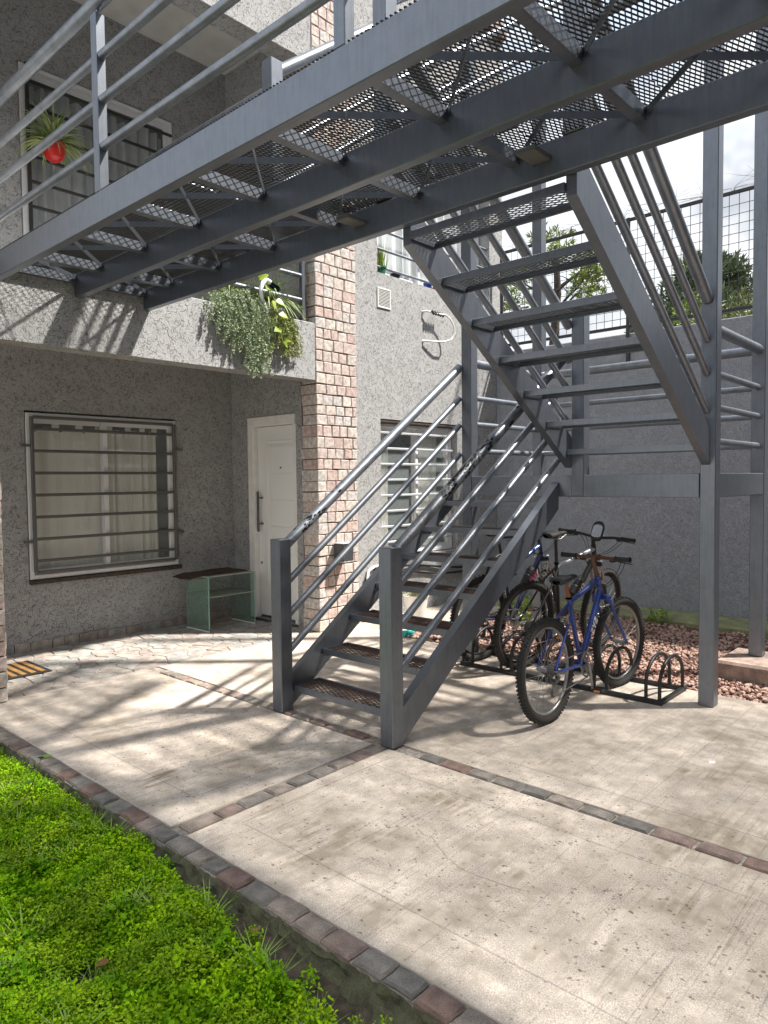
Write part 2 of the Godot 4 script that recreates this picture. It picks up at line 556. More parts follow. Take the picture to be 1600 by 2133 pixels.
func make_materials() -> void:
	var st_n := normal_from(noise_img(512, 0.03, 4, 21), 1.2)
	M.stucco = stucco(1024, Color(0.655, 0.655, 0.655), Color(0.43, 0.425, 0.42), 3800, 3, 11, 1.0 / 1.35, 6.0)
	M.stucco_fine = stucco(1024, Color(0.61, 0.625, 0.655), Color(0.47, 0.48, 0.505), 6500, 2, 12, 1.0 / 1.0, 4.0)
	M.paving = paving_material()
	M.steel = textured(streaked(lin(0.205, 0.226, 0.26), 71), 0.8, 0.38, null, 0.35, 0.8)
	M.steel_rail = textured(mottle(512, [[0.01, 4, 34, 0.7], [0.08, 3, 35, 0.4]], lin(0.25, 0.272, 0.305), 0.35), 1.3, 0.38, null, 1.0, 0.75)
	M.steel_dark = plain(lin(0.022, 0.023, 0.025), 0.45, 0.1)
	M.mesh_grey = plain(lin(0.07, 0.072, 0.076), 0.5, 0.4)
	M.mesh_rust = textured(mottle(256, [[0.05, 4, 41, 1.0]], lin(0.075, 0.058, 0.05), 0.8, Color(1.2, 0.8, 0.62), 0.7), 2.0, 0.8, null, 1.0, 0.1)
	M.chip_a = chipped_material(lin(0.25, 0.272, 0.305), [[0.22, 0.10, 14], [0.5, 0.1, 5]], 61)
	M.chip_b = chipped_material(lin(0.17, 0.18, 0.20), [[0.95, 0.2, 46], [0.6, 0.1, 7], [1.75, 0.2, 6]], 62)
	M.white = plain(lin(0.87, 0.87, 0.85), 0.4)
	M.white_soft = textured(mottle(256, [[0.02, 3, 45, 1.0]], lin(0.85, 0.84, 0.81), 0.06), 1.0, 0.55)
	M.ceiling = textured(mottle(256, [[0.02, 3, 46, 1.0]], lin(0.62, 0.61, 0.59), 0.1), 0.6, 0.9)
	M.alu = plain(lin(0.80, 0.80, 0.81), 0.4)
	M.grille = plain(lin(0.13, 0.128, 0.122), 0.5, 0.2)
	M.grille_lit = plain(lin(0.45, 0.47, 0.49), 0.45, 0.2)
	M.brown = textured(mottle(256, [[0.03, 4, 47, 1.0]], lin(0.06, 0.045, 0.035), 0.6), 2.0, 0.7)
	M.glass = plain(Color(0.9, 0.95, 0.95, 0.1), 0.02)
	M.glass.transparency = BaseMaterial3D.TRANSPARENCY_ALPHA
	M.glass.metallic_specular = 0.35
	M.glass_green = plain(Color(0.46, 0.62, 0.55, 0.24), 0.03)
	M.glass_green.transparency = BaseMaterial3D.TRANSPARENCY_ALPHA
	M.glass_edge = plain(lin(0.25, 0.42, 0.36), 0.15)
	M.interior = plain(lin(0.12, 0.11, 0.10), 0.9)
	M.curtain = leafy(lin(0.86, 0.84, 0.77), 0.9, 0.3)
	M.curtain.rim_enabled = true
	M.curtain.rim = 0.3
	M.curtain_grey = leafy(lin(0.42, 0.42, 0.44), 0.9, 0.3)
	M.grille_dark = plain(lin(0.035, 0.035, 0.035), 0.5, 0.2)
	M.curtain_white = leafy(lin(0.72, 0.73, 0.74), 0.9, 0.4)
	var bn := normal_from(noise_img(512, 0.035, 4, 51), 5.0)
	M.bricks = []
	var tones := [Vector3(0.54, 0.45, 0.41), Vector3(0.56, 0.50, 0.46), Vector3(0.52, 0.425, 0.39), Vector3(0.58, 0.52, 0.465), Vector3(0.52, 0.485, 0.455), Vector3(0.55, 0.475, 0.425), Vector3(0.50, 0.385, 0.345)]
	for i in tones.size():
		var t: Vector3 = tones[i]
		M.bricks.append(textured(mottle(256, [[0.02, 4, 80 + i, 0.8], [0.12, 3, 90 + i, 0.5]], lin(t.x, t.y, t.z), 0.42), 3.2, 0.9, bn, 1.0))
	M.mortar = textured(mottle(256, [[0.06, 4, 99, 1.0]], lin(0.17, 0.145, 0.13), 0.6), 2.0, 0.95)
	M.setts = []
	var stones := [Vector3(0.22, 0.20, 0.178), Vector3(0.25, 0.185, 0.16), Vector3(0.26, 0.222, 0.192), Vector3(0.18, 0.168, 0.155), Vector3(0.285, 0.235, 0.20), Vector3(0.215, 0.145, 0.122)]
	for i in stones.size():
		var t: Vector3 = stones[i]
		M.setts.append(textured(mottle(256, [[0.015, 4, 110 + i, 0.7], [0.2, 3, 120 + i, 0.7]], lin(t.x, t.y, t.z), 0.5), 2.6, 0.9, bn, 0.7))
	M.joint = textured(mottle(256, [[0.05, 4, 131, 1.0]], lin(0.31, 0.275, 0.24), 0.5), 2.0, 0.95)
	M.flags = []
	var fl := [Vector3(0.36, 0.32, 0.28), Vector3(0.335, 0.32, 0.295), Vector3(0.37, 0.335, 0.30), Vector3(0.32, 0.275, 0.245), Vector3(0.34, 0.33, 0.31)]
	for i in fl.size():
		var t: Vector3 = fl[i]
		M.flags.append(textured(mottle(256, [[0.015, 4, 140 + i, 0.8], [0.1, 3, 150 + i, 0.5]], lin(t.x, t.y, t.z), 0.45), 1.7, 0.75, bn, 0.4))
	M.soil = textured(mottle(512, [[0.02, 4, 160, 0.8], [0.2, 3, 161, 0.6]], lin(0.062, 0.05, 0.034), 0.9), 1.4, 0.97, st_n, 1.0)
	M.bed = textured(mottle(512, [[0.05, 4, 162, 0.8], [0.2, 3, 163, 0.6]], lin(0.12, 0.07, 0.055), 0.9), 1.4, 0.97, st_n, 1.0)
	M.old_concrete = textured(mottle(512, [[0.01, 4, 165, 0.8], [0.08, 3, 166, 0.5]], lin(0.30, 0.27, 0.20), 0.5, Color(0.8, 0.95, 0.6), 0.8), 0.9, 0.95, st_n, 0.7)
	M.block = textured(mottle(512, [[0.01, 4, 168, 0.8], [0.08, 3, 169, 0.5]], lin(0.32, 0.24, 0.2), 0.5), 1.6, 0.95, st_n, 0.8)
	M.bank = textured(mottle(512, [[0.02, 4, 171, 0.8], [0.12, 3, 172, 0.6]], lin(0.105, 0.088, 0.07), 0.9, Color(0.8, 1.0, 0.6), 0.7), 1.8, 0.97, st_n, 1.0)
	M.black = plain(lin(0.016, 0.016, 0.017), 0.5)
	M.rubber = plain(lin(0.028, 0.027, 0.026), 0.85)
	M.chrome = plain(lin(0.5, 0.5, 0.5), 0.25, 0.9)
	M.dull_alu = plain(lin(0.34, 0.34, 0.34), 0.4, 0.7)
	M.red = plain(lin(0.56, 0.018, 0.015), 0.35)
	M.wire = plain(lin(0.05, 0.052, 0.055), 0.5, 0.3)

func _ready() -> void:
	rng.seed = 20240611
	# camera
	var cam := Camera3D.new()
	cam.name = "camera"
	cam.position = Vector3(0, 1.55, 0)
	cam.rotation = Vector3(deg_to_rad(-2.55), deg_to_rad(-47.7), -0.0107)
	cam.fov = 71.56
	cam.near = 0.05
	cam.far = 900.0
	add_child(cam)
	cam.current = true
	# sky and exposure
	var env := Environment.new()
	env.background_mode = Environment.BG_SKY
	env.sky = Sky.new()
	env.sky.sky_material = cloudy_sky()
	env.tonemap_mode = Environment.TONE_MAPPER_LINEAR
	env.tonemap_exposure = 2.05
	env.sdfgi_enabled = true
	env.ssao_enabled = true
	env.ssil_enabled = true
	var we := WorldEnvironment.new()
	we.name = "world_environment"
	we.environment = env
	add_child(we)
	# sun: high, from behind the right shoulder
	var sun := DirectionalLight3D.new()
	sun.name = "sun"
	sun.light_energy = 1.6
	sun.light_color = Color(1.0, 0.975, 0.94)
	sun.light_angular_distance = 2.0
	sun.shadow_enabled = true
	add_child(sun)
	sun.look_at_from_position(Vector3(0, 10, 0), Vector3(0, 10, 0) + SUN_DIR, Vector3.UP)
	make_materials()
	print("materials ", Time.get_ticks_msec())
	ground()
	house()
	print("house ", Time.get_ticks_msec())
	steelwork()
	back_wall()
	print("steel ", Time.get_ticks_msec())
	added_neighbours()
	bike_rack()
	bicycles()
	print("bikes ", Time.get_ticks_msec())
	furnishings()
	greenery()
	print("green ", Time.get_ticks_msec())

# thin broken cloud over a pale sky
func cloudy_sky() -> PanoramaSkyMaterial:
	var W := 1024
	var H := 512
	var f := FastNoiseLite.new()
	f.noise_type = FastNoiseLite.TYPE_SIMPLEX_SMOOTH
	f.frequency = 1.5
	f.fractal_octaves = 6
	f.seed = 5
	f.domain_warp_enabled = true
	f.domain_warp_amplitude = 0.5
	f.domain_warp_frequency = 1.1
	var im := Image.create(W, H, false, Image.FORMAT_RGBF)
	for y in H:
		var el := PI * (0.5 - (y + 0.5) / H)
		for x in W:
			var az := TAU * (x + 0.5) / W
			var d := Vector3(sin(az) * cos(el), sin(el), cos(az) * cos(el))
			var q := Vector3(d.x, d.y * 2.2, d.z)
			var nz := f.get_noise_3dv(q) * 0.5 + 0.5
			var cl := smoothstep(0.18, 0.62, nz)
			var shade := smoothstep(0.35, 0.75, f.get_noise_3dv(q * 1.7 + Vector3(3, 1, 7)) * 0.5 + 0.5)
			var blue := Color(0.42, 0.56, 0.76).lerp(Color(0.70, 0.76, 0.82), 1.0 - clampf(el * 1.4, 0.0, 1.0))
			var white := Color(0.76, 0.775, 0.79).lerp(Color(0.42, 0.445, 0.49), shade)
			var c := blue.lerp(white, cl)
			im.set_pixel(x, y, c)
	var m := PanoramaSkyMaterial.new()
	m.panorama = ImageTexture.create_from_image(im)
	m.energy_multiplier = 0.8
	return m

# ---------------------------------------------------------------- ground
func poly_rect(x0: float, z0: float, x1: float, z1: float) -> PackedVector2Array:
	return PackedVector2Array([Vector2(x0, z0), Vector2(x1, z0), Vector2(x1, z1), Vector2(x0, z1)])

# roughly rectangular stone set in the ground: a few uneven corners and a domed top
func sett_mesh(lx: float, lz: float, h: float, m: Material, r: RandomNumberGenerator) -> ArrayMesh:
	var mb := MB.new()
	var pts := PackedVector2Array()
	var cs := [Vector2(-1, -1), Vector2(0, -1), Vector2(1, -1), Vector2(1, 0), Vector2(1, 1), Vector2(0, 1), Vector2(-1, 1), Vector2(-1, 0)]
	for q in cs:
		var k := 1.0 - r.randf() * 0.11
		pts.append(Vector2(q.x * lx * 0.5 * k, q.y * lz * 0.5 * (1.0 - r.randf() * 0.11)))
	var top := []
	var mid := []
	for p in pts:
		mid.append(Vector3(p.x, -0.007 - r.randf() * 0.004, p.y))
		top.append(Vector3(p.x * 0.86, r.randf_range(-0.002, 0.002), p.y * 0.86))
	var cen := Vector3(0, 0.002, 0)
	for i in 8:
		var j := (i + 1) % 8
		var out := Vector3(pts[i].x + pts[j].x, 0.0, pts[i].y + pts[j].y)
		mb.ftri(Vector3(pts[i].x, -h, pts[i].y), Vector3(pts[j].x, -h, pts[j].y), mid[j], out)
		mb.ftri(Vector3(pts[i].x, -h, pts[i].y), mid[j], mid[i], out)
		mb.ftri(mid[i], mid[j], top[j], out + Vector3.UP * 0.1)
		mb.ftri(mid[i], top[j], top[i], out + Vector3.UP * 0.1)
		mb.ftri(cen, top[i], top[j], Vector3.UP)
	return mb.mesh(m)

var lawn_n := FastNoiseLite.new()
func lawn_y(x: float, z: float) -> float:
	return -0.10 + lawn_n.get_noise_2d(x * 160.0, z * 160.0) * 0.03 + 0.035 * smoothstep(1.0, 1.5, x)

func ground() -> void:
	var mb := MB.new()
	mb.quad(Vector3(-400, -0.16, -400), Vector3(400, -0.16, -400), Vector3(400, -0.16, 400), Vector3(-400, -0.16, 400), Vector3.UP)
	struct("ground", mb, M.soil)
	# lawn soil, uneven
	mb = MB.new()
	for ix in 44:
		for iz in 60:
			var q := []
			for c in [Vector2(0, 0), Vector2(1, 0), Vector2(1, 1), Vector2(0, 1)]:
				var x: float = -3.0 + (ix + c.x) * 0.1036
				var z: float = -5.4 + (iz + c.y) * 0.1
				q.append(Vector3(x, lawn_y(x, z), z))
			mb.ftri(q[0], q[1], q[2], Vector3.UP)
			mb.ftri(q[0], q[2], q[3], Vector3.UP)
	struct("lawn_soil", mb, M.soil)
	# cast paving, one slab per field
	for s in [[1.665, -5.42, 2.995, -2.835], [1.665, -2.715, 2.995, 3.0], [3.105, -5.42, 5.28, 3.0], [5.28, -5.38, 7.3, -4.62]]:
		mb = MB.new()
		mb.slab(poly_rect(s[0], s[1], s[2], s[3]), -0.15, 0.0, 0.004)
		struct("paving", mb, M.paving)
	# bed that the stone strips lie in
	mb = MB.new()
	mb.slab(poly_rect(1.57, -5.42, 1.665, 3.0), -0.15, -0.012)
	mb.slab(poly_rect(2.995, -5.42, 3.105, 3.0), -0.15, -0.012)
	mb.slab(poly_rect(1.665, -2.835, 2.995, -2.715), -0.15, -0.012)
	struct("strip_bed", mb, M.joint)
	# granite setts: kerb by the lawn, long strip under the stair foot, cross strip
	var r := RandomNumberGenerator.new()
	r.seed = 90
	var vars := []
	for i in 18:
		vars.append(sett_mesh(1.0, 1.0, 0.11, M.setts[i % M.setts.size()], r))
	var kerb := holder(self, "kerb")
	kerb.set_meta("kind", "structure")
	var strip := holder(self, "stone_strip")
	strip.set_meta("kind", "structure")
	var cross := holder(self, "cross_strip")
	cross.set_meta("kind", "structure")
	var z := -5.3
	while z < 1.2:
		var l := r.randf_range(0.105, 0.165)
		var o := inst(kerb, "stone", vars[r.randi() % 18], Vector3(1.615 + r.randf_range(-0.004, 0.004), 0.002 + r.randf_range(-0.003, 0.003), z + l * 0.5))
		o.scale = Vector3(0.098 + r.randf_range(-0.012, 0.004), 1.0, l * 1.0)
		o.rotation.y = r.randf_range(-0.05, 0.05)
		z += l
	z = -5.25
	while z < 1.0:
		var l := r.randf_range(0.12, 0.19)
		var skip := z > -2.84 and z < -2.62
		if not skip:
			var o := inst(strip, "stone", vars[r.randi() % 18], Vector3(3.05 + r.randf_range(-0.006, 0.006), 0.002 + r.randf_range(-0.004, 0.003), z + l * 0.5))
			o.scale = Vector3(0.094 + r.randf_range(-0.014, 0.006), 1.0, l * 0.97)
			o.rotation.y = r.randf_range(-0.06, 0.06)
		z += l
	var x := 1.69
	while x < 2.9:
		var l := r.randf_range(0.12, 0.19)
		var o := inst(cross, "stone", vars[r.randi() % 18], Vector3(x + l * 0.5, 0.002 + r.randf_range(-0.004, 0.003), -2.785 + (x - 1.6) * 0.012 + r.randf_range(-0.005, 0.005)))
		o.scale = Vector3(l * 0.97, 1.0, 0.094 + r.randf_range(-0.014, 0.006))
		o.rotation.y = r.randf_range(-0.06, 0.06)
		x += l
	# rough mortar bank below the kerb
	mb = MB.new()
	var fb := FastNoiseLite.new()
	fb.frequency = 9.0
	fb.fractal_octaves = 4
	fb.seed = 12
	var prof := [Vector2(1.595, -0.012), Vector2(1.572, -0.016), Vector2(1.56, -0.028), Vector2(1.552, -0.042), Vector2(1.54, -0.056), Vector2(1.505, -0.075), Vector2(1.44, -0.11)]
	for i in 330:
		for j in prof.size() - 1:
			var q := []
			for c in [[0, 0], [1, 0], [1, 1], [0, 1]]:
				var zq: float = -5.3 + (i + c[0]) * 0.02
				var pr: Vector2 = prof[j + c[1]]
				var am := 0.0 if j + c[1] == 0 else 0.028
				q.append(Vector3(pr.x + fb.get_noise_3d(pr.x * 2.0, pr.y * 2.0, zq) * am, pr.y + fb.get_noise_3d(pr.x + 5.0, pr.y * 2.0, zq) * am * 0.6, zq))
			mb.ftri(q[0], q[1], q[2], Vector3(-1, 1, 0))
			mb.ftri(q[0], q[2], q[3], Vector3(-1, 1, 0))
	struct("kerb_footing", mb, M.bank)
	# porch: irregular flagstones
	var pb := MB.new()
	pb.slab(poly_rect(1.2, -6.85, 4.93, -5.42), -0.15, -0.006)
	var porch := struct("porch_floor", pb, M.joint)
	var sites := []
	for i in 230:
		sites.append(Vector2(r.randf_range(1.4, 4.93), r.randf_range(-6.85, -5.42)))
	for it in 2:            # even them out a little
		for i in sites.size():
			var push := Vector2.ZERO
			for j in sites.size():
				if i == j: continue
				var d: Vector2 = sites[i] - sites[j]
				var ln := d.length()
				if ln < 0.15: push += d.normalized() * (0.15 - ln) * 0.4
			sites[i] += push
	for i in sites.size():
		var poly := poly_rect(1.4, -6.85, 4.925, -5.425)
		for j in sites.size():
			if i == j: continue
			var d: Vector2 = sites[j] - sites[i]
			if d.length() > 0.9: continue
			poly = clip_half(poly, (sites[i] + sites[j]) * 0.5 - d.normalized() * 0.006, d)
			if poly.size() < 3: break
		if poly.size() < 3: continue
		var mbs := MB.new()
		mbs.slab(poly, -0.02, r.randf_range(-0.001, 0.004), 0.004)
		part(porch, "flagstone", mbs, M.flags[r.randi() % 5])
	# skirting of broken stone along the porch wall
	var xx := 1.45
	while xx < 4.9:
		var l := r.randf_range(0.08, 0.24)
		var mbk := MB.new()
		var hh := r.randf_range(0.075, 0.1)
		var q := PackedVector2Array([Vector2(xx + 0.004, 0.0), Vector2(xx + l - 0.004, 0.0), Vector2(xx + l - 0.004, hh * r.randf_range(0.75, 1.0)), Vector2(xx + l * r.randf_range(0.5, 0.9), hh), Vector2(xx + l * r.randf_range(0.1, 0.4), hh * r.randf_range(0.9, 1.0)), Vector2(xx + 0.004, hh * r.randf_range(0.7, 1.0))])
		mbk.extrude_z(q, -6.849, -6.825 + r.randf() * 0.008)
		part(porch, "skirting_stone", mbk, M.flags[r.randi() % 5])
		xx += l
	# gravel bed base, old footing along the back wall and a block under the far post
	mb = MB.new()
	mb.slab(poly_rect(5.28, -4.62, 7.62, 3.0), -0.15, -0.035)
	struct("gravel_bed", mb, M.bed)
	mb = MB.new()
	mb.cbox(Vector3(7.6, -0.15, -4.7), Vector3(8.2, 0.03, 3.0), 0.015)
	struct("wall_footing", mb, M.old_concrete)
	mb = MB.new()
	mb.slab(poly_rect(7.3, -5.38, 8.2, -4.7), -0.15, 0.02)
	struct("side_path", mb, M.old_concrete)

func clip_half(poly: PackedVector2Array, p: Vector2, d: Vector2) -> PackedVector2Array:
	var out := PackedVector2Array()
	for i in poly.size():
		var a := poly[i]
		var b := poly[(i + 1) % poly.size()]
		var sa := (a - p).dot(d)
		var sb := (b - p).dot(d)
		if sa <= 0.0: out.append(a)
		if (sa < 0.0 and sb > 0.0) or (sa > 0.0 and sb < 0.0):
			out.append(a.lerp(b, sa / (sa - sb)))
	return out

# ---------------------------------------------------------------- house
# wall panel in a plane of constant z (or x) with rectangular openings [u0, v0, u1, v1]
func pierced(mb: MB, axis: String, a0: float, a1: float, y0: float, y1: float, t0: float, t1: float, holes: Array) -> void:
	var us := [a0, a1]
	for h in holes:
		us.append(h[0]); us.append(h[2])
	us.sort()
	for i in us.size() - 1:
		if us[i + 1] - us[i] < 0.0001: continue
		var um: float = (us[i] + us[i + 1]) * 0.5
		var cuts := []
		for h in holes:
			if um > h[0] and um < h[2]: cuts.append([h[1], h[3]])
		if cuts.size() == 2 and cuts[0][0] > cuts[1][0]: cuts.reverse()
		var y := y0
		for c in cuts + [[y1, y1]]:
			if c[0] - y > 0.0001:
				if axis == "z": mb.box(Vector3(us[i], y, t0), Vector3(us[i + 1], c[0], t1))
				else: mb.box(Vector3(t0, y, us[i]), Vector3(t1, c[0], us[i + 1]))
			y = c[1]

# sliding window in the z plane: frame, two sashes with a pane each
func sliding_window(parent: Node, x0: float, x1: float, y0: float, y1: float, z: float, m: Material, split := 0.5) -> Node3D:
	var w := holder(parent, "window")
	var fw := 0.04
	var mb := MB.new()
	mb.cbox(Vector3(x0, y0, z - 0.05), Vector3(x0 + fw, y1, z + 0.05))
	mb.cbox(Vector3(x1 - fw, y0, z - 0.05), Vector3(x1, y1, z + 0.05))
	mb.cbox(Vector3(x0 + fw, y1 - fw, z - 0.05), Vector3(x1 - fw, y1, z + 0.05))
	mb.cbox(Vector3(x0 + fw, y0, z - 0.05), Vector3(x1 - fw, y0 + fw, z + 0.05))
	part(w, "frame", mb, m)
	var xm := lerpf(x0, x1, split)
	var k := 0
	for s in [[x0 + fw, xm + 0.025], [xm - 0.025, x1 - fw]]:
		var zz := z - 0.022 + 0.044 * k
		mb = MB.new()
		var sw := 0.05
		mb.cbox(Vector3(s[0], y0 + fw, zz - 0.018), Vector3(s[0] + sw, y1 - fw, zz + 0.018))
		mb.cbox(Vector3(s[1] - sw, y0 + fw, zz - 0.018), Vector3(s[1], y1 - fw, zz + 0.018))
		mb.cbox(Vector3(s[0] + sw, y1 - fw - sw, zz - 0.018), Vector3(s[1] - sw, y1 - fw, zz + 0.018))
		mb.cbox(Vector3(s[0] + sw, y0 + fw, zz - 0.018), Vector3(s[1] - sw, y0 + fw + sw, zz + 0.018))
		part(w, "sash", mb, m)
		mb = MB.new()
		mb.box(Vector3(s[0] + sw, y0 + fw + sw, zz - 0.003), Vector3(s[1] - sw, y1 - fw - sw, zz + 0.003))
		part(w, "pane", mb, M.glass)
		k += 1
	return w

func window_bars(parent: Node, x0: float, x1: float, y0: float, y1: float, z: float, n: int, m: Material, frame: bool) -> void:
	var g := holder(parent, "security_grille")
	for i in n:
		var y := lerpf(y0, y1, (i + 0.5) / n)
		var mb := MB.new()
		mb.cbox(Vector3(x0, y - 0.014, z - 0.012), Vector3(x1, y + 0.014, z + 0.012), 0.006)
		part(g, "bar", mb, m)
	if frame:
		for x in [x0, x1]:
			var mb := MB.new()
			mb.cbox(Vector3(x - 0.014, y0 - 0.01, z - 0.016), Vector3(x + 0.014, y1 + 0.01, z + 0.016), 0.004)
			part(g, "upright", mb, m)
		for y in [y0 - 0.005, y1 + 0.005]:
			var mb := MB.new()
			mb.cbox(Vector3(x0 + 0.015, y - 0.014, z - 0.014), Vector3(x1 - 0.015, y + 0.014, z + 0.014), 0.004)
			part(g, "crossbar", mb, m)
		for q in [[x0 - 0.05, 0.2], [x0 - 0.05, 0.82], [x1 + 0.05, 0.2], [x1 + 0.05, 0.82]]:
			var y := lerpf(y0, y1, q[1])
			var mb := MB.new()
			mb.cbox(Vector3(q[0] - 0.05, y - 0.012, z - 0.01), Vector3(q[0] + 0.05, y + 0.012, z + 0.01), 0.004)
			part(g, "anchor", mb, m)

func cloth_pt(i: int, j: int, nx: int, ny: int, x0: float, x1: float, y0: float, y1: float, z: float, amp: float, ph: Array) -> Vector3:
	var u := float(i) / nx
	var v := float(j) / ny
	var a := amp * (0.6 + 0.4 * v)
	var sag := 0.02 * sin(u * 20.0) * v * v * v
	return Vector3(lerpf(x0, x1, u) + a * 0.4 * cos(ph[i] * 0.7), lerpf(y0, y1, v) - sag, z + a * sin(ph[i]) + 0.006 * sin(v * 5.0 + u * 9.0))

# hanging cloth between x0 and x1, pleated
func cloth(x0: float, x1: float, y0: float, y1: float, z: float, pleats: float, amp: float, sd: int) -> MB:
	var mb := MB.new()
	var r := RandomNumberGenerator.new()
	r.seed = sd
	var nx := 72
	var ny := 8
	var ph := []
	var acc := 0.0
	for i in nx + 1:
		acc += pleats * TAU / nx * r.randf_range(0.5, 1.5)
		ph.append(acc)
	for i in nx:
		for j in ny:
			var a: Vector3 = cloth_pt(i, j, nx, ny, x0, x1, y0, y1, z, amp, ph)
			var b: Vector3 = cloth_pt(i + 1, j, nx, ny, x0, x1, y0, y1, z, amp, ph)
			var c: Vector3 = cloth_pt(i + 1, j + 1, nx, ny, x0, x1, y0, y1, z, amp, ph)
			var d: Vector3 = cloth_pt(i, j + 1, nx, ny, x0, x1, y0, y1, z, amp, ph)
			mb.ftri(a, b, c, Vector3.BACK)
			mb.ftri(a, c, d, Vector3.BACK)
	return mb

func jig(r: RandomNumberGenerator) -> float:
	return r.randf_range(-0.004, 0.004)

# column faced with split stone blocks; the core is set back behind them
func block_pillar(parent: Node, x0: float, x1: float, z_front: float, z_back: float, y1: float, side: float, sd: int) -> void:
	var p := holder(parent, "stone_pillar")
	var mb := MB.new()
	mb.box(Vector3(x0 + 0.02, 0, z_back), Vector3(x1 - 0.012, y1, z_front - 0.022))
	part(p, "mortar", mb, M.mortar)
	var r := RandomNumberGenerator.new()
	r.seed = sd
	var y := 0.0
	var count := 0
	while y < y1 and count < 300:
		var h := r.randf_range(0.10, 0.122)
		var x := x0
		var first := true
		while x < x1 - 0.02:
			var w := r.randf_range(0.105, 0.15)
			if first: w = r.randf_range(0.08, 0.14)
			if x1 - (x + w) < 0.06: w = x1 - x
			var g := 0.0045
			var out := r.randf_range(-0.004, 0.005)
			var b := MB.new()
			# uneven quad face
			var lo := Vector2(x + g, y + g)
			var hi := Vector2(x + w - g, minf(y + h, y1) - g)
			var fr := [Vector3(lo.x + jig(r), lo.y + jig(r), z_front + out + jig(r)), Vector3(hi.x + jig(r), lo.y + jig(r), z_front + out + jig(r)), Vector3(hi.x + jig(r), hi.y + jig(r), z_front + out + jig(r)), Vector3(lo.x + jig(r), hi.y + jig(r), z_front + out + jig(r))]
			if first and side < 0.0: fr[0].x = x0; fr[3].x = x0
			var mid := Vector3((lo.x + hi.x) * 0.5 + jig(r) * 3.0, (lo.y + hi.y) * 0.5 + jig(r) * 3.0, z_front + out + 0.004 + jig(r) * 0.6)
			var zb := z_front - 0.06 if not (first and side < 0.0) else z_back + r.randf() * 0.05
			for k in 4:
				var a: Vector3 = fr[k]
				var c: Vector3 = fr[(k + 1) % 4]
				var ac := Vector3(a.x, a.y, zb)
				var cc := Vector3(c.x, c.y, zb)
				var ins := (mid - (a + c) * 0.5).normalized() * 0.008
				var a2 := a + (mid - a).normalized() * 0.009
				var c2 := c + (mid - c).normalized() * 0.009
				a2.z += 0.004; c2.z += 0.004
				b.ftri(mid, a2, c2, Vector3.BACK)
				b.ftri(a, c, c2, Vector3.BACK - ins * 60.0)
				b.ftri(a, c2, a2, Vector3.BACK - ins * 60.0)
				var o := ((a + c) * 0.5 - mid)
				o.z = 0
				b.ftri(ac, cc, c, o)
				b.ftri(ac, c, a, o)
			part(p, "brick", b, M.bricks[r.randi() % M.bricks.size()])
			count += 1
			x += w
			first = false
		y += h

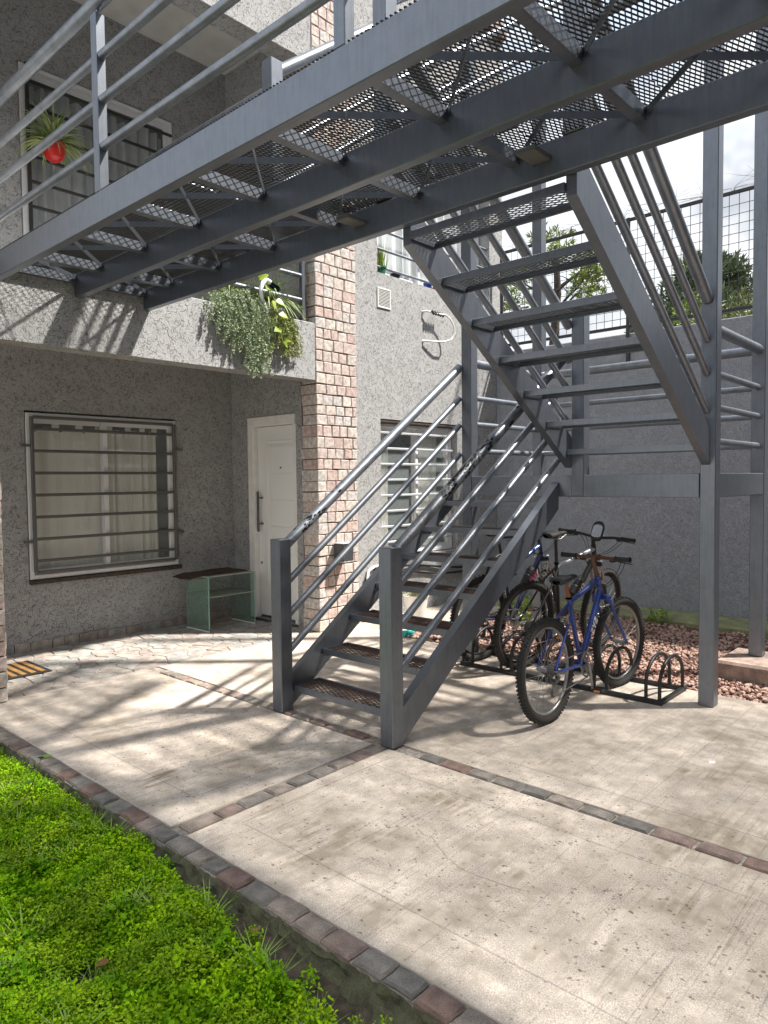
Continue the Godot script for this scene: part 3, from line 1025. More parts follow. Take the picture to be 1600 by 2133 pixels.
func house() -> void:
	var hs := thing("house", "grey stuccoed two-storey house with recessed porch and balcony", "house")
	var mb := MB.new()
	# recessed walls of both storeys
	pierced(mb, "z", 1.2, 4.93, -0.1, 2.95, -7.05, -6.85, [[2.63, 0.63, 4.2, 2.23]])
	part(hs, "porch_wall", mb, M.stucco)
	mb = MB.new()
	pierced(mb, "z", 1.2, 4.93, 3.12, 6.15, -7.05, -6.85, [[2.67, 3.25, 4.24, 5.38]])
	part(hs, "balcony_wall", mb, M.stucco)
	mb = MB.new()
	pierced(mb, "x", -7.05, -5.61, -0.1, 2.95, 4.93, 5.13, [[-6.55, 0.02, -5.73, 2.27]])
	mb.box(Vector3(4.93, 2.95, -7.05), Vector3(5.13, 6.3, -5.61))
	mb.box(Vector3(4.905, 0.0, -5.61), Vector3(5.13, 6.3, -5.372))
	part(hs, "side_wall", mb, M.stucco)
	mb = MB.new()
	mb.box(Vector3(1.0, 3.12, -6.85), Vector3(1.199, 6.3, -5.58))
	part(hs, "balcony_end_wall", mb, M.stucco)
	# balcony slab and its deep edge, the same again one storey up
	mb = MB.new()
	mb.box(Vector3(1.2, 2.95, -6.85), Vector3(4.93, 3.12, -5.52))
	part(hs, "balcony_slab", mb, M.ceiling)
	mb = MB.new()
	mb.cbox(Vector3(1.2, 2.56, -5.52), Vector3(4.904, 3.135, -5.35), 0.008)
	part(hs, "balcony_edge", mb, M.stucco)
	mb = MB.new()
	mb.box(Vector3(1.2, 6.15, -7.05), Vector3(4.93, 6.32, -5.57))
	part(hs, "balcony_ceiling", mb, M.ceiling)
	mb = MB.new()
	mb.cbox(Vector3(1.2, 5.67, -5.57), Vector3(4.904, 7.4, -5.35), 0.008)
	part(hs, "upper_edge", mb, M.stucco)
	# right hand facade
	mb = MB.new()
	pierced(mb, "z", 5.46, 8.36, -0.1, 7.4, -5.62, -5.385, [[5.87, 0.66, 7.31, 2.24], [5.85, 3.85, 8.05, 5.6]])
	part(hs, "facade_wall", mb, M.stucco)
	mb = MB.new()
	mb.box(Vector3(5.468, -0.1, -5.384), Vector3(5.862, 2.245, -5.372))
	part(hs, "render_panel", mb, M.stucco)
	mb = MB.new()
	mb.box(Vector3(8.16, -0.1, -9.0), Vector3(8.36, 7.4, -5.62))
	mb.box(Vector3(1.0, -0.1, -9.0), Vector3(8.16, 7.4, -8.8))
	mb.box(Vector3(1.0, -0.1, -8.8), Vector3(1.199, 7.4, -6.85))
	part(hs, "outer_wall", mb, M.stucco)
	mb = MB.new()
	mb.box(Vector3(1.0, 7.4, -9.0), Vector3(8.36, 7.6, -5.3))
	part(hs, "roof", mb, M.block)
	# rooms behind the windows
	mb = MB.new()
	mb.box(Vector3(1.2, 2.95, -8.8), Vector3(8.16, 3.12, -7.051))
	mb.box(Vector3(5.13, 2.95, -7.05), Vector3(8.16, 3.12, -5.621))
	mb.box(Vector3(1.2, 0.0, -8.8), Vector3(8.16, 0.02, -7.051))
	mb.box(Vector3(5.131, 0.0, -7.05), Vector3(8.16, 0.02, -5.621))
	part(hs, "room_floor", mb, M.interior)
	mb = MB.new()
	mb.box(Vector3(1.21, 0.03, -8.6), Vector3(8.15, 7.3, -8.55))
	mb.box(Vector3(5.131, 0.03, -8.54), Vector3(5.2, 2.94, -5.63))
	mb.box(Vector3(5.131, 3.13, -8.54), Vector3(5.2, 7.3, -5.63))
	part(hs, "room_wall", mb, M.interior)
	# pillars of split stone
	block_pillar(hs, 4.88, 5.46, -5.345, -5.6, 7.35, -1.0, 501)
	block_pillar(hs, 1.36, 1.89, -5.365, -5.7, 2.555, 1.0, 502)
	# stone returns on the inner face of the left pillar
	var r := RandomNumberGenerator.new()
	r.seed = 66
	var lp := hs.get_child(hs.get_child_count() - 1)
	var y := 0.0
	while y < 2.5:
		var h := r.randf_range(0.1, 0.14)
		var z := -5.40
		while z > -5.66:
			var l := r.randf_range(0.1, 0.17)
			var b := MB.new()
			b.cbox(Vector3(1.86, y + 0.004, z - 0.004), Vector3(1.897 + r.randf() * 0.012, minf(y + h, 2.553) - 0.004, maxf(z - l, -5.7) + 0.004), 0.009)
			part(lp, "brick", b, M.bricks[r.randi() % 7])
			z -= l
		y += h
	# porch window with grille
	var w := sliding_window(hs, 2.64, 4.19, 0.66, 2.21, -6.89, M.alu, 0.49)
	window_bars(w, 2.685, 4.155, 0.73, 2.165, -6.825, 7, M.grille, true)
	mb = MB.new()
	mb.cbox(Vector3(2.63, 0.615, -6.95), Vector3(4.22, 0.655, -6.815), 0.006)
	part(w, "sill", mb, M.brown)
	# balcony door-window with grille
	w = sliding_window(hs, 2.68, 4.23, 3.26, 5.37, -6.89, M.alu, 0.5)
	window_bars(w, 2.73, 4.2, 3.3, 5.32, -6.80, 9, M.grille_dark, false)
	mb = MB.new()
	mb.cbox(Vector3(2.715, 3.26, -6.815), Vector3(2.745, 5.36, -6.785), 0.004)
	part(w, "upright", mb, M.grille_dark)
	# right hand windows
	w = sliding_window(hs, 5.88, 7.30, 0.67, 2.20, -5.52, M.alu, 0.52)
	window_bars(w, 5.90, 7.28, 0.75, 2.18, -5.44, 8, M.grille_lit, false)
	mb = MB.new()
	mb.cbox(Vector3(5.872, 2.203, -5.58), Vector3(7.308, 2.238, -5.392), 0.004)
	part(w, "shutter_box", mb, M.brown)
	mb = MB.new()
	mb.cbox(Vector3(5.885, 0.68, -5.455), Vector3(5.905, 2.2, -5.43), 0.004)
	part(w, "upright", mb, M.grille)
	w = sliding_window(hs, 5.86, 8.04, 3.86, 5.59, -5.59, M.alu, 0.42)
	var g := holder(w, "guard_rail")
	for yy in [3.93, 4.13, 4.34, 4.6]:
		mb = MB.new()
		mb.tube([Vector3(5.86, yy, -5.43), Vector3(8.04, yy, -5.43)], 0.016, 8)
		part(g, "rail", mb, M.steel_rail)
	mb = MB.new()
	mb.cbox(Vector3(5.852, 3.852, -5.45), Vector3(5.872, 5.58, -5.40), 0.004)
	part(g, "upright", mb, M.steel)
	# front door: casing, leaf with raised panels, handle, peephole, lock
	var d := holder(hs, "door")
	mb = MB.new()
	mb.cbox(Vector3(4.915, 0.02, -6.545), Vector3(5.0, 2.265, -6.44), 0.006)
	mb.cbox(Vector3(4.915, 2.16, -6.44), Vector3(5.0, 2.265, -5.735), 0.006)
	mb.cbox(Vector3(4.94, 0.02, -5.80), Vector3(5.0, 2.16, -5.735), 0.006)
	part(d, "casing", mb, M.white_soft)
	var leaf_mb := MB.new()
	leaf_mb.cbox(Vector3(4.975, 0.05, -6.435), Vector3(5.02, 2.155, -5.802), 0.004)
	var leaf := part(d, "leaf", leaf_mb, M.white)
	# moulded border round five flush panels
	for q in [[0, -6.285, -6.265], [0, -6.245, -6.232]]:
		mb = MB.new()
		var z0: float = q[1]
		var y0 := 0.42 + (z0 + 6.285)
		var y1 := 1.98 - (z0 + 6.285)
		mb.cbox(Vector3(4.966, y0, z0), Vector3(4.976, y1, q[2]), 0.003)
		mb.cbox(Vector3(4.966, y1, z0), Vector3(4.976, y1 + (q[2] - z0), -5.81), 0.003)
		mb.cbox(Vector3(4.966, y0 - (q[2] - z0), z0), Vector3(4.976, y0, -5.81), 0.003)
		part(leaf, "moulding", mb, M.white)
	for i in 5:
		mb = MB.new()
		mb.cbox(Vector3(4.968, 0.475 + i * 0.292, -6.215), Vector3(4.977, 0.475 + i * 0.292 + 0.287, -5.812), 0.0025)
		part(leaf, "panel", mb, M.white)
	mb = MB.new()
	mb.cbox(Vector3(4.915, 0.99, -6.40), Vector3(4.935, 1.44, -6.37), 0.004)
	for yy in [1.08, 1.37]:
		mb.tube([Vector3(4.93, yy, -6.375), Vector3(4.976, yy, -6.36)], 0.011, 10)
	part(leaf, "pull_handle", mb, M.grille)
	mb = MB.new()
	mb.tube([Vector3(4.962, 1.70, -6.03), Vector3(4.98, 1.70, -6.03)], 0.01, 10)
	part(leaf, "peephole", mb, M.black)
	mb = MB.new()
	mb.tube([Vector3(4.962, 0.64, -6.39), Vector3(4.98, 0.64, -6.39)], 0.014, 12)
	part(leaf, "lock", mb, M.chrome)
	mb = MB.new()
	mb.cbox(Vector3(4.90, -0.02, -6.5), Vector3(5.12, 0.018, -5.735), 0.003)
	part(d, "threshold", mb, M.brown)
	# balcony railing at the slab edge
	var br := holder(hs, "balcony_railing")
	for yy in [3.36, 3.60, 3.84, 4.12]:
		mb = MB.new()
		mb.tube([Vector3(3.15, yy, -5.44), Vector3(4.79, yy, -5.44)], 0.022 if yy < 4.0 else 0.03, 10)
		part(br, "rail", mb, M.steel_rail)
	for xx in [3.13, 4.80]:
		mb = MB.new()
		mb.cbox(Vector3(xx - 0.025, 3.136, -5.465), Vector3(xx + 0.025, 4.16, -5.415), 0.004)
		part(br, "post", mb, M.steel)
	# ventilation grille
	var v := holder(hs, "vent_grille")
	mb = MB.new()
	mb.box(Vector3(5.85, 3.475, -5.386), Vector3(6.05, 3.675, -5.383))
	part(v, "back_plate", mb, M.black)
	mb = MB.new()
	for q in [[5.84, 3.465, 5.855, 3.685], [6.045, 3.465, 6.06, 3.685], [5.855, 3.465, 6.045, 3.48], [5.855, 3.67, 6.045, 3.685]]:
		mb.cbox(Vector3(q[0], q[1], -5.386), Vector3(q[2], q[3], -5.372), 0.003)
	part(v, "frame", mb, M.white)
	for i in 12:
		mb = MB.new()
		mb.cbox(Vector3(5.855, 3.482 + i * 0.0158, -5.384), Vector3(6.045, 3.4875 + i * 0.0158, -5.376), 0.001)
		part(v, "slat", mb, M.white)
	# curtains hang behind the panes
	var cu := thing("curtain", "cream tab-top curtain, flat left half behind porch window grille", "curtain", Vector3.ZERO, 0.0, "porch window curtains")
	part(cu, "cloth", cloth(2.70, 3.42, 0.72, 2.06, -6.975, 4.5, 0.02, 7), M.curtain)
	for xx in [2.93, 3.16, 3.36]:
		mb = MB.new()
		mb.box(Vector3(xx, 2.03, -6.98), Vector3(xx + 0.07, 2.15, -6.972))
		part(cu, "tab", mb, M.curtain)
	cu = thing("curtain", "cream tab-top curtain gathered in folds, right half of porch window", "curtain", Vector3.ZERO, 0.0, "porch window curtains")
	part(cu, "cloth", cloth(3.43, 4.06, 0.72, 2.08, -6.99, 7.0, 0.042, 8), M.curtain)
	for xx in [3.48, 3.68, 3.84, 3.98]:
		mb = MB.new()
		mb.box(Vector3(xx, 2.05, -6.98), Vector3(xx + 0.06, 2.15, -6.972))
		part(cu, "tab", mb, M.curtain)
	mb = cloth(2.72, 4.2, 3.3, 5.28, -7.02, 13.0, 0.045, 9)
	lone("curtain", mb, M.curtain_grey, "sheer grey pleated curtain behind the balcony window", "curtain")
	mb = cloth(5.92, 6.3, 0.72, 2.14, -5.68, 6.0, 0.025, 10)
	lone("curtain", mb, M.curtain, "cream curtain at left of the window behind the stair", "curtain")
	mb = cloth(6.78, 7.24, 0.72, 2.14, -5.68, 7.0, 0.025, 11)
	lone("curtain", mb, M.curtain, "cream curtain at right of the window behind the stair", "curtain")
	mb = cloth(5.95, 8.0, 3.9, 5.5, -5.72, 14.0, 0.03, 12)
	lone("curtain", mb, M.curtain_white, "bright white curtain behind the upper right window", "curtain")

# ---------------------------------------------------------------- steelwork
# expanded metal sheet w (x) by d (z), long diagonal along x
func expanded(w: float, d: float, lw: float, sw: float, m: Material, along_x := true) -> ArrayMesh:
	var mb := MB.new()
	var cols := int(w / lw)
	var rows := int(d / (sw * 0.5))
	var ax := w / cols
	var az := d / rows
	var hw := 0.0013
	var hh := 0.0028
	for j in rows:
		for i in range(0, cols + 1):
			for s in [-1.0, 1.0]:
				var x0 := (i + (0.5 if j % 2 == 1 else 0.0)) * ax
				var x1: float = x0 + s * 0.5 * ax
				if x0 > w + 0.001 or x1 > w + 0.001 or x1 < -0.001: continue
				var p := Vector3(x0, 0, j * az)
				var q := Vector3(x1, 0, (j + 1) * az)
				if not along_x:
					p = Vector3(p.z, 0, p.x)
					q = Vector3(q.z, 0, q.x)
				var dr := (q - p).normalized()
				var sd := dr.cross(Vector3.UP).normalized()
				var u := (Vector3.UP + sd * (0.55 * signf(sd.z if along_x else sd.x))).normalized()
				var t := dr.cross(u).normalized()
				var A := p + t * hw + u * hh
				var B := p - t * hw + u * hh
				var C := p - t * hw - u * hh
				var D := p + t * hw - u * hh
				var o := q - p
				mb.quad(A, A + o, B + o, B, u)
				mb.quad(C, C + o, D + o, D, -u)
				mb.quad(A, A + o, D + o, D, t)
				mb.quad(B, B + o, C + o, C, -t)
	return mb.mesh(m)

func bar_between(mb: MB, a: Vector3, b: Vector3, w: float, h: float) -> void:
	# flat bar standing on edge from a to b
	var d := (b - a).normalized()
	var s := d.cross(Vector3.UP).normalized() * w * 0.5
	var u := Vector3.UP * h * 0.5
	var c := [s + u, s - u, -s - u, -s + u]
	var ns := [s.normalized(), -Vector3.UP, -s.normalized(), Vector3.UP]
	for i in 4:
		mb.quad(a + c[i], b + c[i], b + c[(i + 1) % 4], a + c[(i + 1) % 4], ns[i])
	mb.quad(a + c[0], a + c[1], a + c[2], a + c[3], -d)
	mb.quad(b + c[0], b + c[1], b + c[2], b + c[3], d)

func post(parent: Node, called: String, x: float, z: float, y0: float, y1: float, s := 0.05) -> MeshInstance3D:
	var mb := MB.new()
	mb.cbox(Vector3(x - s, y0, z - s), Vector3(x + s, y1, z + s), 0.005)
	return part(parent, called, mb, M.steel)

func stringer(parent: Node, x0: float, y0: float, x1: float, y1: float, z0: float, z1: float, h: float, foot: float, head: float) -> void:
	# side plate: top edge from (x0,y0) to (x1,y1), height h measured upright, ends cut upright
	var mb := MB.new()
	var poly := PackedVector2Array([Vector2(x0, y0), Vector2(x1, y1), Vector2(x1, maxf(y1 - h, head)), Vector2(x0, maxf(y0 - h, foot))])
	var k := (y1 - y0) / (x1 - x0)
	if y0 - h < foot:
		poly = PackedVector2Array([Vector2(x0, y0), Vector2(x1, y1), Vector2(x1, y1 - h), Vector2(x0 + (foot - (y0 - h)) / k, foot), Vector2(x0, foot)])
	mb.extrude_z(poly, z0, z1)
	part(parent, "stringer", mb, M.steel)

var tread_net: ArrayMesh
var tread_net_clean: ArrayMesh
var tread_frame: ArrayMesh

func tread(parent: Node, x: float, y: float, z0: float, rust: bool) -> void:
	var t := holder(parent, "tread", Vector3(x, y, z0))
	inst(t, "tread_frame", tread_frame)
	var o := inst(t, "tread_mesh", tread_net if rust else tread_net_clean, Vector3(0.015, -0.012, 0.01))
	o.set_meta("kind", "stuff")

func rail_run(parent: Node, a: Vector3, b: Vector3, offs: Array, top_mat: Material = null) -> void:
	for i in offs.size():
		var mb := MB.new()
		var o := Vector3(0, offs[i], 0)
		mb.tube([a + o, b + o], 0.037 if i == 0 else 0.0235, 14)
		part(parent, "handrail" if i == 0 else "rail", mb, top_mat if (i == 0 and top_mat) else M.steel_rail)

# flight rising towards +x between the newels, foot at height y
func flight_a(s: Node, y: float, first: float, rust: bool, foot: float, chips: bool) -> void:
	post(s, "newel_post", 3.05, -3.72, y + (0.0 if foot >= 0.0 else 0.0), y + 1.165)
	post(s, "newel_post", 3.05, -2.73, y, y + 1.165)
	for q in [[-3.745, -3.695], [-2.745, -2.685]]:
		stringer(s, 3.10, y + 0.222, 4.95, y + 1.52, q[0], q[1], 0.205, y + 0.004, y + 1.3)
	for i in 7:
		tread(s, 3.11 + 0.281 * i, y + first + 0.201 * i, -3.69, rust)
	rail_run(s, Vector3(3.1, y + 1.125, -3.72), Vector3(4.95, y + 2.50, -3.62), [0.0, -0.262, -0.49, -0.735], M.chip_a if chips else null)
	rail_run(s, Vector3(3.1, y + 1.14, -2.73), Vector3(4.97, y + 2.46, -2.66), [0.0, -0.215, -0.462, -0.72], M.chip_b if chips else null)

# flight rising towards -x from the landing to the walkway
func flight_b(s: Node, y: float) -> void:
	for q in [[-2.63, -2.575], [-1.63, -1.575]]:
		var mb := MB.new()
		mb.extrude_z(PackedVector2Array([Vector2(3.075, y + 1.52), Vector2(4.95, y + 0.285), Vector2(4.95, y + 0.055), Vector2(3.075, y + 1.285)]), q[0], q[1])
		part(s, "stringer", mb, M.steel)
	for i in 7:
		tread(s, 3.06 + 0.302 * i, y + 1.351 - 0.193 * i, -2.574, false)
	rail_run(s, Vector3(4.95, y + 1.145, -1.60), Vector3(3.0, y + 2.44, -1.60), [0.0, -0.265, -0.485, -0.735])
	rail_run(s, Vector3(4.95, y + 1.12, -2.60), Vector3(3.0, y + 2.42, -2.62), [0.0, -0.265, -0.485, -0.735])
	post(s, "newel_post", 5.0, -2.53, y - 0.16, y + 1.25)

func landing(s: Node, y: float, rails: bool) -> void:
	var mb := MB.new()
	mb.cbox(Vector3(4.955, y - 0.165, -3.50), Vector3(5.01, y, -1.645), 0.004)
	part(s, "landing_beam", mb, M.steel)
	mb = MB.new()
	mb.cbox(Vector3(6.14, y - 0.165, -3.50), Vector3(6.195, y, -1.645), 0.004)
	part(s, "landing_beam", mb, M.steel)
	for z in [-3.575, -1.572]:
		mb = MB.new()
		mb.cbox(Vector3(5.055, y - 0.165, z - 0.027), Vector3(6.11, y, z + 0.027), 0.004)
		part(s, "landing_beam", mb, M.steel)
	for z in [-3.0, -2.55, -2.1]:
		mb = MB.new()
		mb.cbox(Vector3(5.012, y - 0.06, z - 0.02), Vector3(6.138, y - 0.012, z + 0.02), 0.003)
		part(s, "joist", mb, M.steel)
	var o := inst(s, "landing_mesh", expanded(1.13, 1.9, 0.06, 0.024, M.mesh_grey), Vector3(5.01, y - 0.004, -3.53))
	o.set_meta("kind", "stuff")
	if not rails: return
	for q in [[Vector3(5.05, y, -1.59), Vector3(6.11, y, -1.59)], [Vector3(5.05, y, -3.55), Vector3(6.11, y, -3.55)], [Vector3(6.16, y, -3.5), Vector3(6.16, y, -1.64)]]:
		for i in 4:
			mb = MB.new()
			var h: float = [0.965, 0.67, 0.445, 0.215][i]
			mb.tube([q[0] + Vector3.UP * h, q[1] + Vector3.UP * h], 0.037 if i == 0 else 0.0235, 12)
			part(s, "handrail" if i == 0 else "rail", mb, M.steel_rail)

func steelwork() -> void:
	# steps use a mesh whose long diagonal lies across the step
	tread_net = expanded(0.925, 0.22, 0.06, 0.03, M.mesh_rust, false)
	tread_net_clean = expanded(0.925, 0.22, 0.06, 0.03, M.mesh_grey, false)
	var mb := MB.new()
	mb.cbox(Vector3(0, -0.042, 0), Vector3(0.014, 0, 0.943), 0.002)
	mb.cbox(Vector3(0.236, -0.042, 0), Vector3(0.25, 0, 0.943), 0.002)
	mb.box(Vector3(0.0142, -0.0415, 0.001), Vector3(0.2358, -0.0005, 0.008))
	mb.box(Vector3(0.0142, -0.0415, 0.935), Vector3(0.2358, -0.0005, 0.942))
	mb.box(Vector3(0.0142, -0.024, 0.0085), Vector3(0.03, -0.02, 0.9345))
	mb.box(Vector3(0.22, -0.024, 0.0085), Vector3(0.2358, -0.02, 0.9345))
	tread_frame = mb.mesh(M.steel)
	var s := thing("steel_staircase", "dark grey steel staircase with mesh treads folding up to the walkway", "staircase")
	flight_a(s, 0.0, 0.165, true, 0.0, true)
	landing(s, 1.575, true)
	flight_b(s, 1.575)
	for q in [[5.0, -3.55, -0.03], [5.0, -1.59, 0.0], [6.16, -3.55, -0.03], [6.16, -1.59, 0.12]]:
		post(s, "corner_post", q[0], q[1], q[2], 5.85)
	# the same turn again, one storey up
	flight_a(s, 3.12, 0.165, false, 0.0, false)
	# concrete pad under the far post
	mb = MB.new()
	mb.cbox(Vector3(5.80, -0.1, -1.80), Vector3(6.36, 0.12, -1.30), 0.02)
	lone("post_footing", mb, M.block, "rough concrete block under the far stair post", "footing")
	# ---- walkway
	var w := thing("steel_walkway", "grey steel walkway of expanded metal bridging to the balcony", "walkway")
	for x in [1.85, 2.445, 3.01]:
		mb = MB.new()
		mb.cbox(Vector3(x, 2.95, -5.348), Vector3(x + 0.056, 3.112, 1.2), 0.004)
		part(w, "beam", mb, M.steel)
	var net := expanded(1.216, 0.6, 0.054, 0.021, M.mesh_grey)
	var zs := [-5.31]
	for i in 11:
		zs.append(-4.905 + 0.612 * i)
	for i in zs.size():
		for q in [[1.906, 2.445], [2.501, 3.01]]:
			mb = MB.new()
			mb.cbox(Vector3(q[0], 3.048, zs[i] - 0.004), Vector3(q[1], 3.108, zs[i] + 0.004), 0.001)
			mb.box(Vector3(q[0], 3.048, zs[i] - 0.044), Vector3(q[1], 3.054, zs[i] - 0.0042))
			part(w, "cross_bar", mb, M.steel)
		if i + 1 < zs.size():
			for q in [[1.906, 2.445], [2.501, 3.01]]:
				mb = MB.new()
				bar_between(mb, Vector3(q[0], 3.092, zs[i] + 0.006), Vector3(q[1], 3.092, zs[i + 1] - 0.05), 0.004, 0.03)
				part(w, "brace", mb, M.steel)
				mb = MB.new()
				bar_between(mb, Vector3(q[1], 3.0855, zs[i] + 0.006), Vector3(q[0], 3.0855, zs[i + 1] - 0.05), 0.004, 0.03)
				part(w, "brace", mb, M.steel)
	for i in 11:
		var o := inst(w, "deck_mesh", net, Vector3(1.852, 3.118, -5.345 + 0.601 * i))
		o.set_meta("kind", "stuff")
	# near side railing
	for i in 4:
		mb = MB.new()
		var y: float = [4.11, 3.825, 3.597, 3.352][i]
		mb.tube([Vector3(1.88, y, -5.6), Vector3(1.88, y, 1.2)], 0.037 if i == 0 else 0.0235, 14)
		part(w, "handrail" if i == 0 else "rail", mb, M.steel_rail)
	for z in [-5.3, -3.74, -1.88, -0.04]:
		mb = MB.new()
		mb.cbox(Vector3(1.851, 3.112, z - 0.03), Vector3(1.905, 4.045, z + 0.03), 0.004)
		mb.tube([Vector3(1.88, 4.04, z), Vector3(1.88, 4.1, z)], 0.01, 8)
		part(w, "railing_post", mb, M.steel)
	# far side railing, from the balcony to the second flight
	for i in 4:
		mb = MB.new()
		var y: float = [4.11, 3.825, 3.597, 3.352][i]
		mb.tube([Vector3(3.05, y, -5.3), Vector3(3.05, y, -3.77)], 0.037 if i == 0 else 0.0235, 14)
		part(w, "handrail" if i == 0 else "rail", mb, M.steel_rail)
	for z in [-1.5]:
		for i in 4:
			mb = MB.new()
			var y: float = [4.11, 3.825, 3.597, 3.352][i]
			mb.tube([Vector3(3.05, y, z), Vector3(3.05, y, 1.2)], 0.037 if i == 0 else 0.0235, 14)
			part(w, "handrail" if i == 0 else "rail", mb, M.steel_rail)
	post(w, "railing_post", 3.05, -1.56, 3.112, 4.2)
	# two lugs welded to the outer beam
	for z in [-1.72, -2.9]:
		mb = MB.new()
		mb.cbox(Vector3(2.86, 3.02, z - 0.05), Vector3(3.009, 3.046, z + 0.05), 0.004)
		part(w, "lug", mb, M.grille)

# ---------------------------------------------------------------- boundary wall and fence
func back_wall() -> void:
	var w := thing("boundary_wall", "tall grey stuccoed boundary wall behind the bicycles", "wall")
	var mb := MB.new()
	mb.cbox(Vector3(8.2, -0.15, -5.384), Vector3(8.42, 3.25, 6.0), 0.01)
	part(w, "masonry", mb, M.stucco_fine)
	var f := thing("wire_fence", "welded wire security fence with spikes on the boundary wall", "fence")
	for y in [3.33, 4.56]:
		mb = MB.new()
		mb.cbox(Vector3(8.185, y - 0.018, -5.3), Vector3(8.215, y + 0.018, 5.0), 0.003)
		part(f, "frame_rail", mb, M.wire)
	for z in [-5.28, -3.54, -1.76, 0.02]:
		mb = MB.new()
		mb.cbox(Vector3(8.17, 2.9, z - 0.02), Vector3(8.199, 4.58, z + 0.02), 0.003)
		part(f, "fence_post", mb, M.wire)
	mb = MB.new()
	var z := -5.24
	while z < 3.0:
		mb.tube([Vector3(8.2, 3.35, z), Vector3(8.2, 4.54, z)], 0.0036, 4, -1.0, false)
		z += 0.1
	for i in 11:
		mb.tube([Vector3(8.2045, 3.43 + i * 0.1, -5.28), Vector3(8.2045, 3.43 + i * 0.1, 3.0)], 0.0036, 4, -1.0, false)
	var o := part(f, "wire_net", mb, M.wire)
	o.set_meta("kind", "stuff")
	var r := RandomNumberGenerator.new()
	r.seed = 17
	z = -5.1
	while z < 2.0:
		mb = MB.new()
		for k in 5:
			var a := r.randf() * TAU
			var d := Vector3(cos(a) * 0.6, r.randf_range(0.5, 1.1), sin(a) * 0.8)
			mb.tube([Vector3(8.2, 4.575, z), Vector3(8.2, 4.575, z) + d * 0.055, Vector3(8.2, 4.575, z) + d * 0.055 + Vector3(d.x * 0.4, 0.075, d.z * 0.7 + r.randf_range(-0.03, 0.03))], 0.0022, 4, 0.001, false)
		part(f, "spike", mb, M.wire)
		z += 0.3

# house added out of view behind the camera to close off the low sky
func added_neighbours() -> void:
	var h := thing("added_neighbour_house", "brown rendered four-storey house added unseen behind the viewer to block low sky", "house", Vector3(0, -0.16, 9.0))
	var holes := []
	for fl in 4:
		for k in 7:
			holes.append([-11.0 + k * 4.6, 1.0 + fl * 3.0, -9.6 + k * 4.6, 2.3 + fl * 3.0])
	var mb := MB.new()
	for q in [[-14.0, 21.0]]:
		var x: float = q[0]
		for k in 7:
			var a: float = -11.0 + k * 4.6
			mb.box(Vector3(x, 0, 0), Vector3(a, 12.6, 0.3))
			for seg in [[0.0, 1.0], [2.3, 4.0], [5.3, 7.0], [8.3, 10.0], [11.3, 12.6]]:
				mb.box(Vector3(a, seg[0], 0), Vector3(a + 1.4, seg[1], 0.3))
			x = a + 1.4
		mb.box(Vector3(x, 0, 0), Vector3(q[1], 12.6, 0.3))
	mb.box(Vector3(-14.0, 0, 0.3), Vector3(-13.7, 12.6, 8.0))
	mb.box(Vector3(20.7, 0, 0.3), Vector3(21.0, 12.6, 8.0))
	mb.box(Vector3(-13.7, 0, 7.7), Vector3(20.7, 12.6, 8.0))
	part(h, "wall", mb, textured(mottle(256, [[0.02, 4, 401, 1.0]], lin(0.20, 0.17, 0.14), 0.4), 0.5, 0.95))
	mb = MB.new()
	mb.box(Vector3(-14.2, 12.6, -0.2), Vector3(21.2, 12.85, 8.2))
	part(h, "roof", mb, M.block)
	for q in holes:
		mb = MB.new()
		mb.box(Vector3(q[0], q[1], 0.12), Vector3(q[2], q[3], 0.16))
		part(h, "window", mb, plain(lin(0.03, 0.035, 0.04), 0.1))
	# unseen pale house added so its sunlit wall bounces light onto left-facing sides
	var p := thing("added_pale_house", "unseen pale two-storey house added left of the lawn to bounce light", "house", Vector3(-5.0, -0.16, 0))
	mb = MB.new()
	pierced(mb, "x", -17.0, 3.0, 0.0, 6.4, -0.3, 0.0, [[-13.5, 1.0, -12.0, 2.3], [-8.5, 1.0, -7.0, 2.3], [-3.0, 1.0, -1.5, 2.3]])
	mb.box(Vector3(-8.0, 0, -17.0), Vector3(-0.3, 6.4, -16.7))
	mb.box(Vector3(-8.0, 0, 2.7), Vector3(-0.3, 6.4, 3.0))
	mb.box(Vector3(-8.3, 0, -17.0), Vector3(-8.0, 6.4, 3.0))
	part(p, "wall", mb, textured(mottle(256, [[0.02, 4, 402, 1.0]], lin(0.66, 0.68, 0.70), 0.12), 0.5, 0.95))
	mb = MB.new()
	mb.box(Vector3(-8.5, 6.4, -17.2), Vector3(0.2, 6.6, 3.2))
	part(p, "roof", mb, M.block)
	for z in [-13.5, -8.5, -3.0]:
		mb = MB.new()
		mb.box(Vector3(-0.2, 1.0, z), Vector3(-0.16, 2.3, z + 1.5))
		part(p, "window", mb, plain(lin(0.03, 0.035, 0.04), 0.1))

